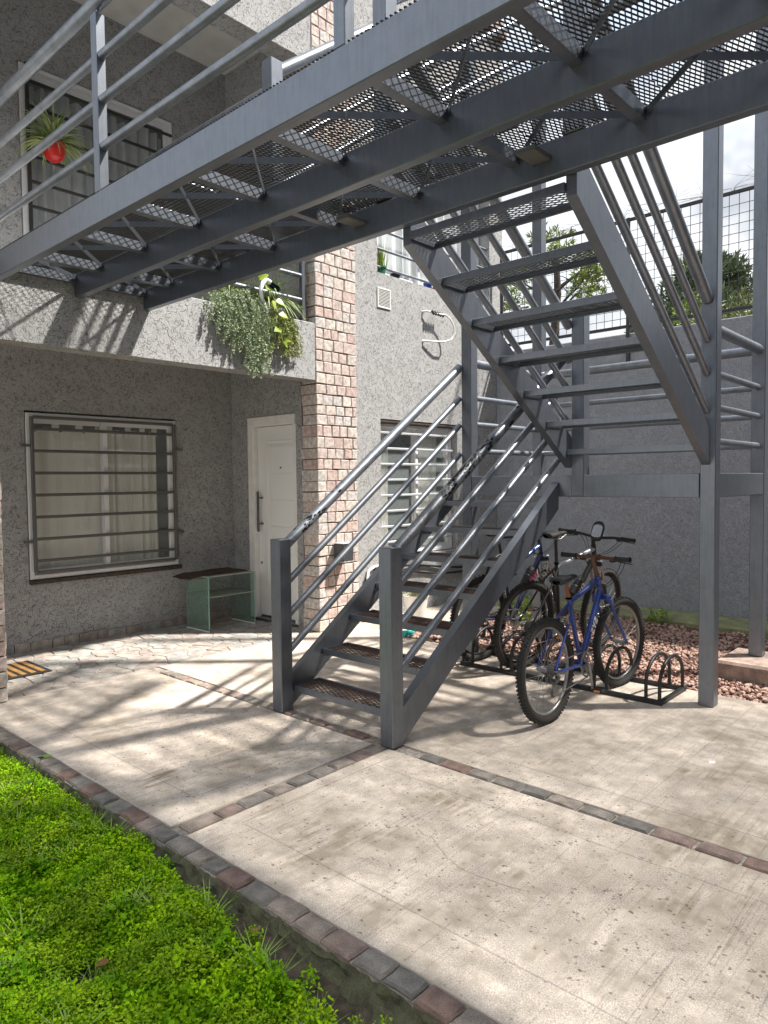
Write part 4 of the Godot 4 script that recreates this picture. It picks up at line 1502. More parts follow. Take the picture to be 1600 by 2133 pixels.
# ---------------------------------------------------------------- bicycles and rack
func bike_rack() -> void:
	var k := thing("bike_rack", "low black tubular bicycle rack with paired hoops on the paving", "bike rack")
	for x in [4.785, 5.225]:
		var mb := MB.new()
		mb.cbox(Vector3(x - 0.016, 0.0, -3.5), Vector3(x + 0.016, 0.032, -1.815), 0.004)
		part(k, "base_bar", mb, M.steel_dark)
	for z in [-3.485, -1.832]:
		var mb := MB.new()
		mb.cbox(Vector3(4.802, 0.001, z - 0.016), Vector3(5.208, 0.031, z + 0.016), 0.004)
		part(k, "end_bar", mb, M.steel_dark)
	for c in [-1.885, -2.265, -2.66, -3.06, -3.43]:
		for s in [-0.047, 0.047]:
			var mb := MB.new()
			var pts := [Vector3(4.79, 0.02, c + s)]
			for i in 15:
				var a := PI - PI * i / 14.0
				pts.append(Vector3(5.005 + cos(a) * 0.215, 0.13 + sin(a) * 0.165, c + s))
			pts.append(Vector3(5.22, 0.02, c + s))
			mb.tube(pts, 0.0125, 10)
			part(k, "hoop", mb, M.steel_dark)

func ring(mb: MB, R: float, r: float, seg: int, sub: int, flat := 1.0, c := Vector3.ZERO) -> void:
	# torus about z
	for i in seg:
		for j in sub:
			var q := []
			var nn := []
			for e in [[0, 0], [1, 0], [1, 1], [0, 1]]:
				var a: float = TAU * (i + e[0]) / seg
				var b: float = TAU * (j + e[1]) / sub
				var d := Vector3(cos(a), sin(a), 0)
				q.append(c + d * (R + cos(b) * r) + Vector3(0, 0, sin(b) * r * flat))
				nn.append((d * cos(b) + Vector3(0, 0, sin(b))).normalized())
			mb.tri(q[0], q[1], q[2], nn[0], nn[1], nn[2])
			mb.tri(q[0], q[2], q[3], nn[0], nn[2], nn[3])

func make_wheel(parent: Node, called: String, at: Vector3, R: float, rim_m: Material, knob: float, rear: bool, disc: bool, steer := 0.0) -> Node3D:
	var w := holder(parent, called, at)
	w.rotation.y = steer
	var mb := MB.new()
	var tr := 0.027
	ring(mb, R - tr, tr, 64, 10)
	# knobbly tread
	var nk := int(TAU * R / 0.026)
	for i in nk:
		var a := TAU * i / nk
		mb.xf = Transform3D(Basis(Vector3.BACK, a), Vector3.ZERO)
		for q in [[0.0, -0.008 if i % 2 == 0 else 0.008], [0.55, -0.018], [0.55, 0.018]]:
			var rr: float = R - tr + tr * (1.0 - q[0] * 0.24) + (knob if q[0] == 0.0 else knob * 0.6)
			var off: float = 0.0 if q[0] == 0.0 else 0.35
			var ca := cos(off * TAU / nk)
			mb.box(Vector3(rr - 0.007, -0.0062 + off * 0.02, q[1] - 0.0052), Vector3(rr, 0.0062 + off * 0.02, q[1] + 0.0052))
	mb.xf = Transform3D.IDENTITY
	part(w, "tyre", mb, M.rubber)
	mb = MB.new()
	ring(mb, R - tr * 2.0 - 0.006, 0.010, 56, 8, 1.15)
	part(w, "rim", mb, rim_m)
	mb = MB.new()
	for i in 32:
		var a := TAU * i / 32.0
		var side := 0.024 if i % 2 == 0 else -0.024
		var hub := Vector3(cos(a + (0.45 if (i / 2) % 2 == 0 else -0.45)) * 0.022, sin(a + (0.45 if (i / 2) % 2 == 0 else -0.45)) * 0.022, side)
		mb.tube([hub, Vector3(cos(a), sin(a), 0) * (R - tr * 2.0 - 0.008)], 0.0011, 4, -1.0, false)
	var sp := part(w, "spokes", mb, M.dull_alu)
	sp.set_meta("kind", "stuff")
	mb = MB.new()
	mb.tube([Vector3(0, 0, -0.05), Vector3(0, 0, -0.03), Vector3(0, 0, 0.03), Vector3(0, 0, 0.05)], 0.016, 12)
	mb.tube([Vector3(0, 0, -0.075), Vector3(0, 0, 0.075)], 0.006, 8)
	ring(mb, 0.022, 0.005, 16, 6, 1.0, Vector3(0, 0, 0.026))
	ring(mb, 0.022, 0.005, 16, 6, 1.0, Vector3(0, 0, -0.026))
	part(w, "hub", mb, M.dull_alu)
	if rear:
		mb = MB.new()
		for k in 6:
			var rr := 0.05 - k * 0.0055
			var z := 0.030 + k * 0.0045
			mb.tube([Vector3(0, 0, z), Vector3(0, 0, z + 0.0018)], rr, 22)
		part(w, "cassette", mb, M.grille)
	if disc:
		mb = MB.new()
		ring(mb, 0.072, 0.008, 28, 4, 0.12, Vector3(0, 0, -0.036))
		part(w, "brake_disc", mb, M.chrome)
	return w

# lettering lying along a tube from a to b, on the +z side
func decal_text(parent: Node, txt: String, a: Vector3, b: Vector3, rad: float, size: float, m: Material) -> void:
	var tm := TextMesh.new()
	tm.text = txt
	var fnt := SystemFont.new()
	fnt.font_names = PackedStringArray(["Droid Sans"])
	fnt.font_weight = 700
	tm.font = fnt
	tm.font_size = 64
	tm.pixel_size = size / 64.0
	tm.depth = 0.0012
	tm.material = m
	var o := MeshInstance3D.new()
	o.name = "lettering"
	o.mesh = tm
	parent.add_child(o, true)
	var d := (b - a).normalized()
	var out := Vector3(0, 0, 1)
	var up := out.cross(d).normalized()
	o.transform = Transform3D(Basis(d, up, out), (a + b) * 0.5 + out * (rad + 0.002))

# heading +x, rear axle above the origin; z+ is the drive side
func make_bike(label: String, p: Dictionary) -> Node3D:
	var t := thing("bicycle", label, "bicycle", p.at, 0.0, "bicycles at the rack")
	t.rotation = Vector3(p.lean, p.turn, p.get("pitch", 0.0))
	var R: float = p.R
	var wb: float = p.wb
	var rear := Vector3(0, R, 0)
	var bb: Vector3 = p.bb
	var sc: Vector3 = p.sc      # seat cluster
	var ht: Vector3 = p.ht      # head tube top
	var hb: Vector3 = p.hb      # head tube bottom
	var ax: Vector3 = Vector3(wb, R, 0)
	var fm: Material = p.frame_m
	make_wheel(t, "wheel", rear, R, p.rim_m, p.knob, true, p.disc)
	# frame tubes
	var fr := holder(t, "frame")
	var mb := MB.new()
	mb.tube([sc + Vector3(0.0, -0.005, 0), ht + (hb - ht) * 0.18], p.tt, 14)
	part(fr, "top_tube", mb, p.get("tt_m", fm))
	mb = MB.new()
	mb.tube([bb, hb + (ht - hb) * 0.15], p.dt, 14)
	var dtube := part(fr, "down_tube", mb, p.get("dt_m", fm))
	if p.has("txt"):
		decal_text(fr, p.txt, bb.lerp(hb, p.t0), bb.lerp(hb, p.t1), p.dt, p.tsize, p.txt_m)
	mb = MB.new()
	mb.tube([bb, sc + (sc - bb).normalized() * 0.03], 0.0165, 12)
	part(fr, "seat_tube", mb, fm)
	mb = MB.new()
	mb.tube([hb - (ht - hb).normalized() * 0.01, ht + (ht - hb).normalized() * 0.012], 0.021, 14)
	part(fr, "head_tube", mb, fm)
	for s in [-1.0, 1.0]:
		mb = MB.new()
		mb.tube([sc + Vector3(0, -0.02, s * 0.014), sc.lerp(rear, 0.22) + Vector3(0, 0, s * 0.045), rear + Vector3(0.0, 0.012, s * 0.066)], 0.0085, 10)
		part(fr, "seat_stay", mb, p.get("stay_m", fm))
		mb = MB.new()
		mb.tube([bb + Vector3(-0.02, 0, s * 0.02), bb.lerp(rear, 0.25) + Vector3(0, 0, s * 0.05), rear + Vector3(0.01, -0.004, s * 0.066)], 0.010, 10)
		part(fr, "chain_stay", mb, p.get("stay_m", fm))
	mb = MB.new()
	mb.tube([bb + Vector3(0, 0, -0.038), bb + Vector3(0, 0, 0.038)], 0.022, 14)
	part(fr, "bottom_bracket", mb, fm)
	# seat post and saddle
	var up := (sc - bb).normalized()
	var st: Vector3 = sc + up * p.post
	mb = MB.new()
	mb.tube([sc, st], 0.0137, 12)
	part(t, "seat_post", mb, p.get("post_m", M.black))
	mb = MB.new()
	ring(mb, 0.018, 0.005, 14, 6, 1.6)
	for i in mb.v.size():      # clamp ring turned upright
		mb.v[i] = sc + up * 0.025 + Vector3(mb.v[i].x, mb.v[i].z, mb.v[i].y)
		mb.n[i] = Vector3(mb.n[i].x, mb.n[i].z, mb.n[i].y)
	part(t, "seat_clamp", mb, M.dull_alu)
	var sd := holder(t, "saddle", st + Vector3(0.0, 0.045, 0))
	mb = MB.new()
	var prof := [[-0.135, 0.030, 0.012, -0.012], [-0.125, 0.058, 0.020, -0.006], [-0.09, 0.074, 0.024, 0.0], [-0.04, 0.066, 0.026, 0.002], [0.0, 0.042, 0.022, 0.0], [0.05, 0.027, 0.019, 0.001], [0.1, 0.021, 0.016, 0.003], [0.13, 0.016, 0.012, 0.001], [0.142, 0.006, 0.005, -0.004]]
	for i in prof.size() - 1:
		for k in 14:
			var q := []
			for e in [[0, 0], [1, 0], [1, 1], [0, 1]]:
				var pr: Array = prof[i + e[0]]
				var a: float = TAU * (k + e[1]) / 14.0
				var yy: float = sin(a) * pr[2]
				if yy < 0.0: yy *= 1.3
				q.append(Vector3(pr[0], pr[3] + yy, cos(a) * pr[1] * (1.0 if sin(a) > -0.1 else 0.93)))
			var o: Vector3 = (q[0] + q[2]) * 0.5 - Vector3(prof[i][0], 0, 0)
			mb.ftri(q[0], q[1], q[2], o)
			mb.ftri(q[0], q[2], q[3], o)
	part(sd, "cushion", mb, M.black)
	mb = MB.new()
	for s in [-0.02, 0.02]:
		mb.tube([Vector3(-0.10, -0.01, s), Vector3(-0.05, -0.042, s), Vector3(0.04, -0.042, s), Vector3(0.11, -0.008, s)], 0.0035, 6)
	part(sd, "saddle_rail", mb, M.dull_alu)
	# steering: fork, front wheel, stem and bar turn together about the head tube
	var axis := (ht - hb).normalized()
	var stn := Transform3D(Basis(axis, p.steer), hb) * Transform3D(Basis.IDENTITY, -hb)
	var wax: Vector3 = stn * ax
	var fw := make_wheel(t, "wheel", ax, R, p.rim_m, p.knob, false, p.disc)
	fw.transform = stn * fw.transform
	var fk := holder(t, "fork")
	var crown := hb - axis * 0.035
	var cr_up := (ax - crown).normalized()
	mb = MB.new()
	mb.xf = stn
	mb.cbox(crown + Vector3(-0.025, -0.018, -0.065), crown + Vector3(0.03, 0.018, 0.065), 0.008)
	mb.tube([crown, hb], 0.019, 12)
	part(fk, "crown", mb, p.fork_m)
	for s in [-1.0, 1.0]:
		mb = MB.new()
		mb.xf = stn
		if p.rigid:
			mb.tube([crown + Vector3(0, 0.0, s * 0.03), crown + Vector3(0.02, -0.03, s * 0.058), crown.lerp(ax, 0.55) + Vector3(-0.01, 0, s * 0.062), ax + Vector3(0, 0.0, s * 0.062)], 0.0145, 12, 0.009)
		else:
			mb.tube([crown + Vector3(0.01, 0.03, s * 0.055), crown.lerp(ax, 0.45) + Vector3(0.004, 0, s * 0.055)], 0.0135, 12)
		part(fk, "blade" if p.rigid else "stanchion", mb, p.fork_m if p.rigid else M.chrome)
		if not p.rigid:
			mb = MB.new()
			mb.xf = stn
			mb.tube([crown.lerp(ax, 0.42) + Vector3(0.004, 0, s * 0.055), ax + Vector3(-0.006, 0, s * 0.058)], 0.019, 12)
			part(fk, "lower_leg", mb, p.fork_m)
	if not p.rigid:
		mb = MB.new()
		mb.xf = stn
		var arch := []
		for i in 9:
			var a := PI * i / 8.0
			arch.append(crown.lerp(ax, 0.42) + Vector3(0.028, 0.035 * sin(a), 0.055 * cos(a)))
		mb.tube(arch, 0.009, 8)
		part(fk, "arch", mb, p.fork_m)
	var hbn := holder(t, "handlebar")
	var stem: Vector3 = ht + axis * p.rise
	var clampp: Vector3 = stem + Vector3(p.reach, 0.012, 0)
	mb = MB.new()
	mb.xf = stn
	mb.tube([ht + axis * 0.008, stem + axis * 0.012], 0.016, 12)
	mb.tube([stem, clampp], 0.015, 12)
	mb.tube([clampp + Vector3(0, 0, -0.022), clampp + Vector3(0, 0, 0.022)], 0.021, 12)
	part(hbn, "stem", mb, p.get("stem_m", M.black))
	mb = MB.new()
	mb.xf = stn
	var bw: float = p.bar
	mb.tube([clampp + Vector3(-0.03, p.bar_up + 0.004, -bw), clampp + Vector3(-0.012, p.bar_up, -bw * 0.45), clampp + Vector3(0, 0, -0.06), clampp + Vector3(0, 0, 0.06), clampp + Vector3(-0.012, p.bar_up, bw * 0.45), clampp + Vector3(-0.03, p.bar_up + 0.004, bw)], 0.0125, 12)
	part(hbn, "bar", mb, p.get("bar_m", M.black))
	for s in [-1.0, 1.0]:
		mb = MB.new()
		mb.xf = stn
		var e0 := clampp + Vector3(-0.03, p.bar_up + 0.004, s * (bw + 0.004))
		var e1 := clampp + Vector3(-0.0185, p.bar_up + 0.0015, s * (bw - 0.115))
		mb.tube([e0, e1], 0.0165, 12)
		mb.tube([e0, e0.lerp(e1, 0.06)], 0.0195, 12)
		mb.tube([e0.lerp(e1, 0.94), e1], 0.0195, 12)
		part(hbn, "grip", mb, M.rubber)
		mb = MB.new()
		mb.xf = stn
		var l0 := clampp + Vector3(0.0, p.bar_up - 0.004, s * (bw - 0.15))
		mb.cbox(l0 + Vector3(-0.012, -0.024, -0.018), l0 + Vector3(0.03, 0.01, 0.018), 0.006)
		mb.tube([l0 + Vector3(0.03, -0.01, s * 0.0), l0 + Vector3(0.05, -0.022, s * 0.03), l0 + Vector3(0.04, -0.03, s * 0.13)], 0.0055, 8, 0.004)
		part(hbn, "brake_lever", mb, p.get("lever_m", M.black))
	# cables looping from the bar to the frame
	for q in [[-0.6, 0.10], [-0.5, 0.16], [0.55, 0.12], [0.62, 0.18]]:
		mb = MB.new()
		var c0: Vector3 = stn * (clampp + Vector3(0.03, p.bar_up - 0.01, q[0] * bw))
		var c3: Vector3 = sc.lerp(ht, 0.8) + Vector3(0, -0.02, signf(q[0]) * -0.02)
		var c1: Vector3 = c0 + (stn.basis * Vector3(q[1] * 1.1, 0.02, 0))
		var c2: Vector3 = c3 + Vector3(0.16, -0.06 - q[1] * 0.5, signf(q[0]) * 0.06)
		var cp := []
		for i in 13:
			var u := i / 12.0
			cp.append(c0 * pow(1 - u, 3) + c1 * 3.0 * u * pow(1 - u, 2) + c2 * 3.0 * u * u * (1 - u) + c3 * pow(u, 3))
		mb.tube(cp, 0.0026, 6)
		part(t, "cable", mb, M.black)
	# drive train on the +z side
	var ck := holder(t, "crankset")
	mb = MB.new()
	for q in [[0.088, 0.046], [0.068, 0.038], [0.048, 0.031]]:
		ring(mb, q[0] - 0.006, 0.006, 36, 4, 0.22, bb + Vector3(0, 0, q[1]))
		for k in 5:
			var a = TAU * k / 5.0 + p.crank
			mb.tube([bb + Vector3(0, 0, q[1]), bb + Vector3(cos(a) * (q[0] - 0.006), sin(a) * (q[0] - 0.006), q[1])], 0.005, 6, 0.0035)
	var nt := 44
	for k in nt:
		var a := TAU * k / nt
		mb.xf = Transform3D(Basis(Vector3.BACK, a), bb + Vector3(0, 0, 0.046))
		mb.box(Vector3(0.086, -0.0026, -0.0014), Vector3(0.0925, 0.0026, 0.0014))
	mb.xf = Transform3D.IDENTITY
	part(ck, "chainring", mb, p.get("ring_m", M.dull_alu))
	for s in [1.0, -1.0]:
		var a: float = p.crank + (0.0 if s > 0.0 else PI)
		var e := bb + Vector3(cos(a) * 0.17, sin(a) * 0.17, s * 0.075)
		mb = MB.new()
		mb.tube([bb + Vector3(0, 0, s * 0.062), e], 0.0125, 10, 0.009)
		part(ck, "crank_arm", mb, M.dull_alu)
		mb = MB.new()
		mb.cbox(e + Vector3(-0.045, -0.011, s * 0.012), e + Vector3(0.045, 0.011, s * 0.092), 0.006)
		mb.tube([e, e + Vector3(0, 0, s * 0.095)], 0.006, 8)
		var pd := part(ck, "pedal", mb, M.black)
		mb = MB.new()
		mb.box(e + Vector3(-0.0475, -0.006, s * 0.032), e + Vector3(-0.0455, 0.006, s * 0.072))
		part(pd, "reflector", mb, plain(lin(0.75, 0.25, 0.02), 0.3))
	# chain and derailleur
	mb = MB.new()
	var z1 := 0.046
	var cz := 0.040
	var jock := rear + Vector3(0.015, -0.075, cz)
	var jock2 := rear + Vector3(-0.005, -0.145, cz)
	mb.tube([bb + Vector3(0, 0.09, z1), rear + Vector3(0, 0.04, cz)], 0.0042, 6)
	mb.tube([bb + Vector3(0, -0.09, z1), jock2 + Vector3(0, -0.02, 0)], 0.0042, 6)
	mb.tube([jock2 + Vector3(-0.02, 0, 0), jock + Vector3(0.022, 0, 0), rear + Vector3(-0.045, -0.01, cz)], 0.0042, 6)
	part(t, "chain", mb, M.grille)
	mb = MB.new()
	mb.tube([jock + Vector3(0, 0, -0.004), jock + Vector3(0, 0, 0.004)], 0.022, 14)
	mb.tube([jock2 + Vector3(0, 0, -0.004), jock2 + Vector3(0, 0, 0.004)], 0.022, 14)
	mb.cbox(jock2 + Vector3(-0.012, -0.012, 0.005), jock + Vector3(0.012, 0.012, 0.010), 0.003)
	mb.tube([rear + Vector3(0.0, -0.01, 0.07), rear + Vector3(0.03, -0.04, 0.072), jock + Vector3(0, 0, 0.012)], 0.011, 8)
	part(t, "derailleur", mb, M.grille)
	if p.get("rim_brake", false):
		for q in [[sc.lerp(rear, 0.3), Transform3D.IDENTITY], [crown.lerp(ax, 0.16), stn]]:
			mb = MB.new()
			mb.xf = q[1]
			for s in [-1.0, 1.0]:
				mb.tube([q[0] + Vector3(-0.012 if q[0] != crown.lerp(ax, 0.16) else 0.025, -0.02, s * 0.05), q[0] + Vector3(-0.02 if q[0] != crown.lerp(ax, 0.16) else 0.035, 0.05, s * 0.045)], 0.006, 8)
				mb.cbox(q[0] + Vector3(-0.03, -0.01, s * 0.022), q[0] + Vector3(0.03, 0.004, s * 0.034), 0.003)
			part(t, "brake", mb, M.dull_alu)
	if p.has("bottle"):
		var bt := holder(fr, "bottle")
		var dir := (hb - bb).normalized()
		var b0 := bb.lerp(hb, p.bottle) + Vector3(-0.045, 0.035, 0)
		mb = MB.new()
		var bs := Basis(dir.cross(Vector3.BACK).normalized(), dir, Vector3.BACK)
		mb.xf = Transform3D(bs, b0)
		mb.lathe([Vector2(0, 0), Vector2(0.032, 0.0), Vector2(0.036, 0.006), Vector2(0.036, 0.075), Vector2(0.032, 0.085), Vector2(0.036, 0.095), Vector2(0.036, 0.14), Vector2(0.028, 0.152)], 18)
		part(bt, "flask", mb, M.black)
		mb = MB.new()
		mb.xf = Transform3D(bs, b0)
		mb.lathe([Vector2(0.029, 0.150), Vector2(0.031, 0.152), Vector2(0.031, 0.170), Vector2(0.016, 0.182), Vector2(0.012, 0.195), Vector2(0, 0.196)], 18)
		part(bt, "cap", mb, M.grille)
	return t

func bicycles() -> void:
	var blue := plain(lin(0.012, 0.045, 0.26), 0.22, 0.25)
	blue.clearcoat_enabled = true
	blue.clearcoat = 0.8
	var navy := plain(lin(0.014, 0.022, 0.10), 0.25, 0.2)
	navy.clearcoat_enabled = true
	var sky := plain(lin(0.05, 0.12, 0.42), 0.15, 0.35)
	sky.clearcoat_enabled = true
	var white := plain(lin(0.72, 0.72, 0.70), 0.3)
	var bronze := plain(lin(0.13, 0.062, 0.035), 0.4, 0.3)
	var amber := plain(lin(0.30, 0.10, 0.025), 0.35, 0.4)
	var pink := plain(lin(0.75, 0.03, 0.16), 0.4)
	var silver := plain(lin(0.55, 0.57, 0.6), 0.3, 0.4)
	# nearest: blue rigid-fork mountain bike, front wheel in the rack, bar turned away
	make_bike("bright blue mountain bike nearest the camera, front wheel in the rack", {
		at = Vector3(3.99, 0.0, -2.235), turn = 0.0, lean = deg_to_rad(-2.5), R = 0.332, wb = 1.06, bb = Vector3(0.46, 0.29, 0), sc = Vector3(0.335, 0.725, 0), ht = Vector3(0.755, 0.845, 0), hb = Vector3(0.80, 0.73, 0),
		frame_m = blue, rim_m = M.dull_alu, fork_m = blue, rigid = true, steer = deg_to_rad(-7), tt = 0.0175, dt = 0.022, post = 0.12, post_m = amber, rise = 0.14, reach = 0.05, bar = 0.27, bar_up = 0.0, bar_m = bronze, stem_m = bronze, knob = 0.005, disc = false, rim_brake = true, crank = deg_to_rad(-86), txt = "ZYZ", t0 = 0.42, t1 = 0.62, tsize = 0.075, txt_m = white})
	# middle: black and white suspension bike, rear wheel in the rack
	var b2 := make_bike("black and white mountain bike with clear phone holder on its handlebar", {
		at = Vector3(5.0, 0.0, -3.06), turn = deg_to_rad(-8), lean = deg_to_rad(8), R = 0.368, wb = 1.10, bb = Vector3(0.46, 0.30, 0), sc = Vector3(0.33, 0.83, 0), ht = Vector3(0.83, 0.965, 0), hb = Vector3(0.87, 0.84, 0),
		frame_m = M.black, tt_m = silver, rim_m = M.black, fork_m = M.black, rigid = false, steer = deg_to_rad(8), tt = 0.02, dt = 0.026, post = 0.24, rise = 0.07, reach = 0.07, bar = 0.35, bar_up = 0.015, knob = 0.004, disc = true, crank = deg_to_rad(200), bottle = 0.42, txt = "OXO", t0 = 0.3, t1 = 0.75, tsize = 0.075, txt_m = silver})
	# far: navy and light blue bike with pink lettering
	var b3 := make_bike("navy mountain bike with shiny blue top tube and pink lettering", {
		at = Vector3(5.0, 0.0, -3.47), turn = deg_to_rad(-4), lean = deg_to_rad(2), R = 0.368, wb = 1.12, bb = Vector3(0.46, 0.30, 0), sc = Vector3(0.33, 0.72, 0), ht = Vector3(0.86, 0.95, 0), hb = Vector3(0.90, 0.83, 0),
		frame_m = navy, tt_m = sky, rim_m = M.black, fork_m = M.black, rigid = false, steer = deg_to_rad(25), tt = 0.02, dt = 0.028, post = 0.34, rise = 0.06, reach = 0.06, bar = 0.34, bar_up = 0.01, knob = 0.004, disc = true, crank = deg_to_rad(30), txt = "SVNI", t0 = 0.35, t1 = 0.85, tsize = 0.08, txt_m = pink, bottle = 0.5})
	# coiled lock looped from seat post of the far bike
	var mb := MB.new()
	var arc := []
	for i in 13:
		var a := PI * i / 12.0
		arc.append(Vector3(0.22 + cos(a) * 0.21, 0.70 + sin(a) * 0.2, 0.05))
	mb.tube(arc, 0.011, 8)
	part(b3, "cable_lock", mb, M.black)
	# phone holder pouch on the middle bike
	var ph := holder(b2, "phone_holder", Vector3(0.86, 1.075, 0.0))
	ph.rotation = Vector3(0.0, deg_to_rad(20), deg_to_rad(-35))
	mb = MB.new()
	var outl := PackedVector2Array()
	for i in 9:
		var a := PI * i / 8.0
		outl.append(Vector2(cos(a) * 0.05, 0.065 + sin(a) * 0.05))
	for i in 5:
		var a := PI + PI * i / 4.0
		outl.append(Vector2(cos(a) * 0.05, -0.04 + sin(a) * 0.03))
	mb.xf = Transform3D(Basis(Vector3.UP, -PI / 2), Vector3.ZERO)
	mb.extrude_z(outl, -0.012, 0.022)
	part(ph, "pouch", mb, M.black)
	mb = MB.new()
	var win := PackedVector2Array()
	for q in outl: win.append(q * Vector2(0.82, 0.7) + Vector2(0, 0.0))
	mb.xf = Transform3D(Basis(Vector3.UP, -PI / 2), Vector3.ZERO)
	mb.extrude_z(win, 0.0225, 0.025)
	part(ph, "clear_window", mb, M.chrome)

# ---------------------------------------------------------------- things about the yard
func pot_shape(r0: float, r1: float, h: float, lip := 0.008) -> MB:
	var mb := MB.new()
	mb.lathe([Vector2(0, 0), Vector2(r0, 0), Vector2(r1, h - 0.02), Vector2(r1 + lip, h - 0.02), Vector2(r1 + lip, h), Vector2(r1 - 0.004, h), Vector2(r1 - 0.008, h - 0.02), Vector2(0, h - 0.022)], 24)
	return mb

# arching strap leaves springing from one point
func spider_leaves(n: int, ln: float, sd: int, droop := 1.0, hw := 0.009) -> MB:
	var mb := MB.new()
	mb.use_col = true
	var r := RandomNumberGenerator.new()
	r.seed = sd
	for i in n:
		var a := r.randf() * TAU
		var el := r.randf_range(0.35, 1.35)
		var l := ln * r.randf_range(0.55, 1.1)
		var d := Vector3(cos(a) * cos(el), sin(el), sin(a) * cos(el))
		var p := Vector3(cos(a), 0, sin(a)) * r.randf() * 0.03
		var pts := [p]
		var ws := [hw * 0.7]
		var k := 7
		for j in k:
			d = (d + Vector3.DOWN * droop * r.randf_range(0.22, 0.42)).normalized()
			p += d * l / k
			pts.append(p)
			ws.append(hw * (1.0 - pow(float(j + 1) / k, 2.2)) + 0.0006)
		var g := r.randf()
		mb.col = Color(0.13, 0.22, 0.04).lerp(Color(0.48, 0.54, 0.24), g)
		var sdv := Vector3(-sin(a), 0, cos(a))
		mb.blade(pts, ws, sdv, 0.3)
	return mb

func vc_leaf(rough := 0.5, back := 0.45) -> StandardMaterial3D:
	var m := StandardMaterial3D.new()
	m.vertex_color_use_as_albedo = true
	m.roughness = rough
	m.backlight_enabled = true
	m.backlight = Color(0.35, 0.42, 0.12) * back
	m.cull_mode = BaseMaterial3D.CULL_DISABLED
	return m

# broad heart-shaped leaf
func heart_leaf(mb: MB, at: Vector3, dir: Vector3, up: Vector3, ln: float) -> void:
	var d := dir.normalized()
	var sd := d.cross(up).normalized()
	var u := sd.cross(d).normalized()
	var pts := []
	var ws := []
	var prof := [0.02, 0.36, 0.46, 0.42, 0.30, 0.15, 0.0]
	for i in prof.size():
		var t := float(i) / (prof.size() - 1)
		pts.append(at + d * ln * t - u * ln * 0.25 * t * t)
		ws.append(prof[i] * ln)
	mb.blade(pts, ws, sd, 0.28)

func rug_pt(f: FastNoiseLite, i: int, j: int) -> Vector3:
	var x := -0.14 + 0.70 * i / 22.0
	var z := -0.03 + 0.36 * j / 12.0
	var y := 0.588 + f.get_noise_2d(x, z) * 0.012
	if x < -0.01: y -= (-(x + 0.01)) * 0.25
	return Vector3(x, y, z)

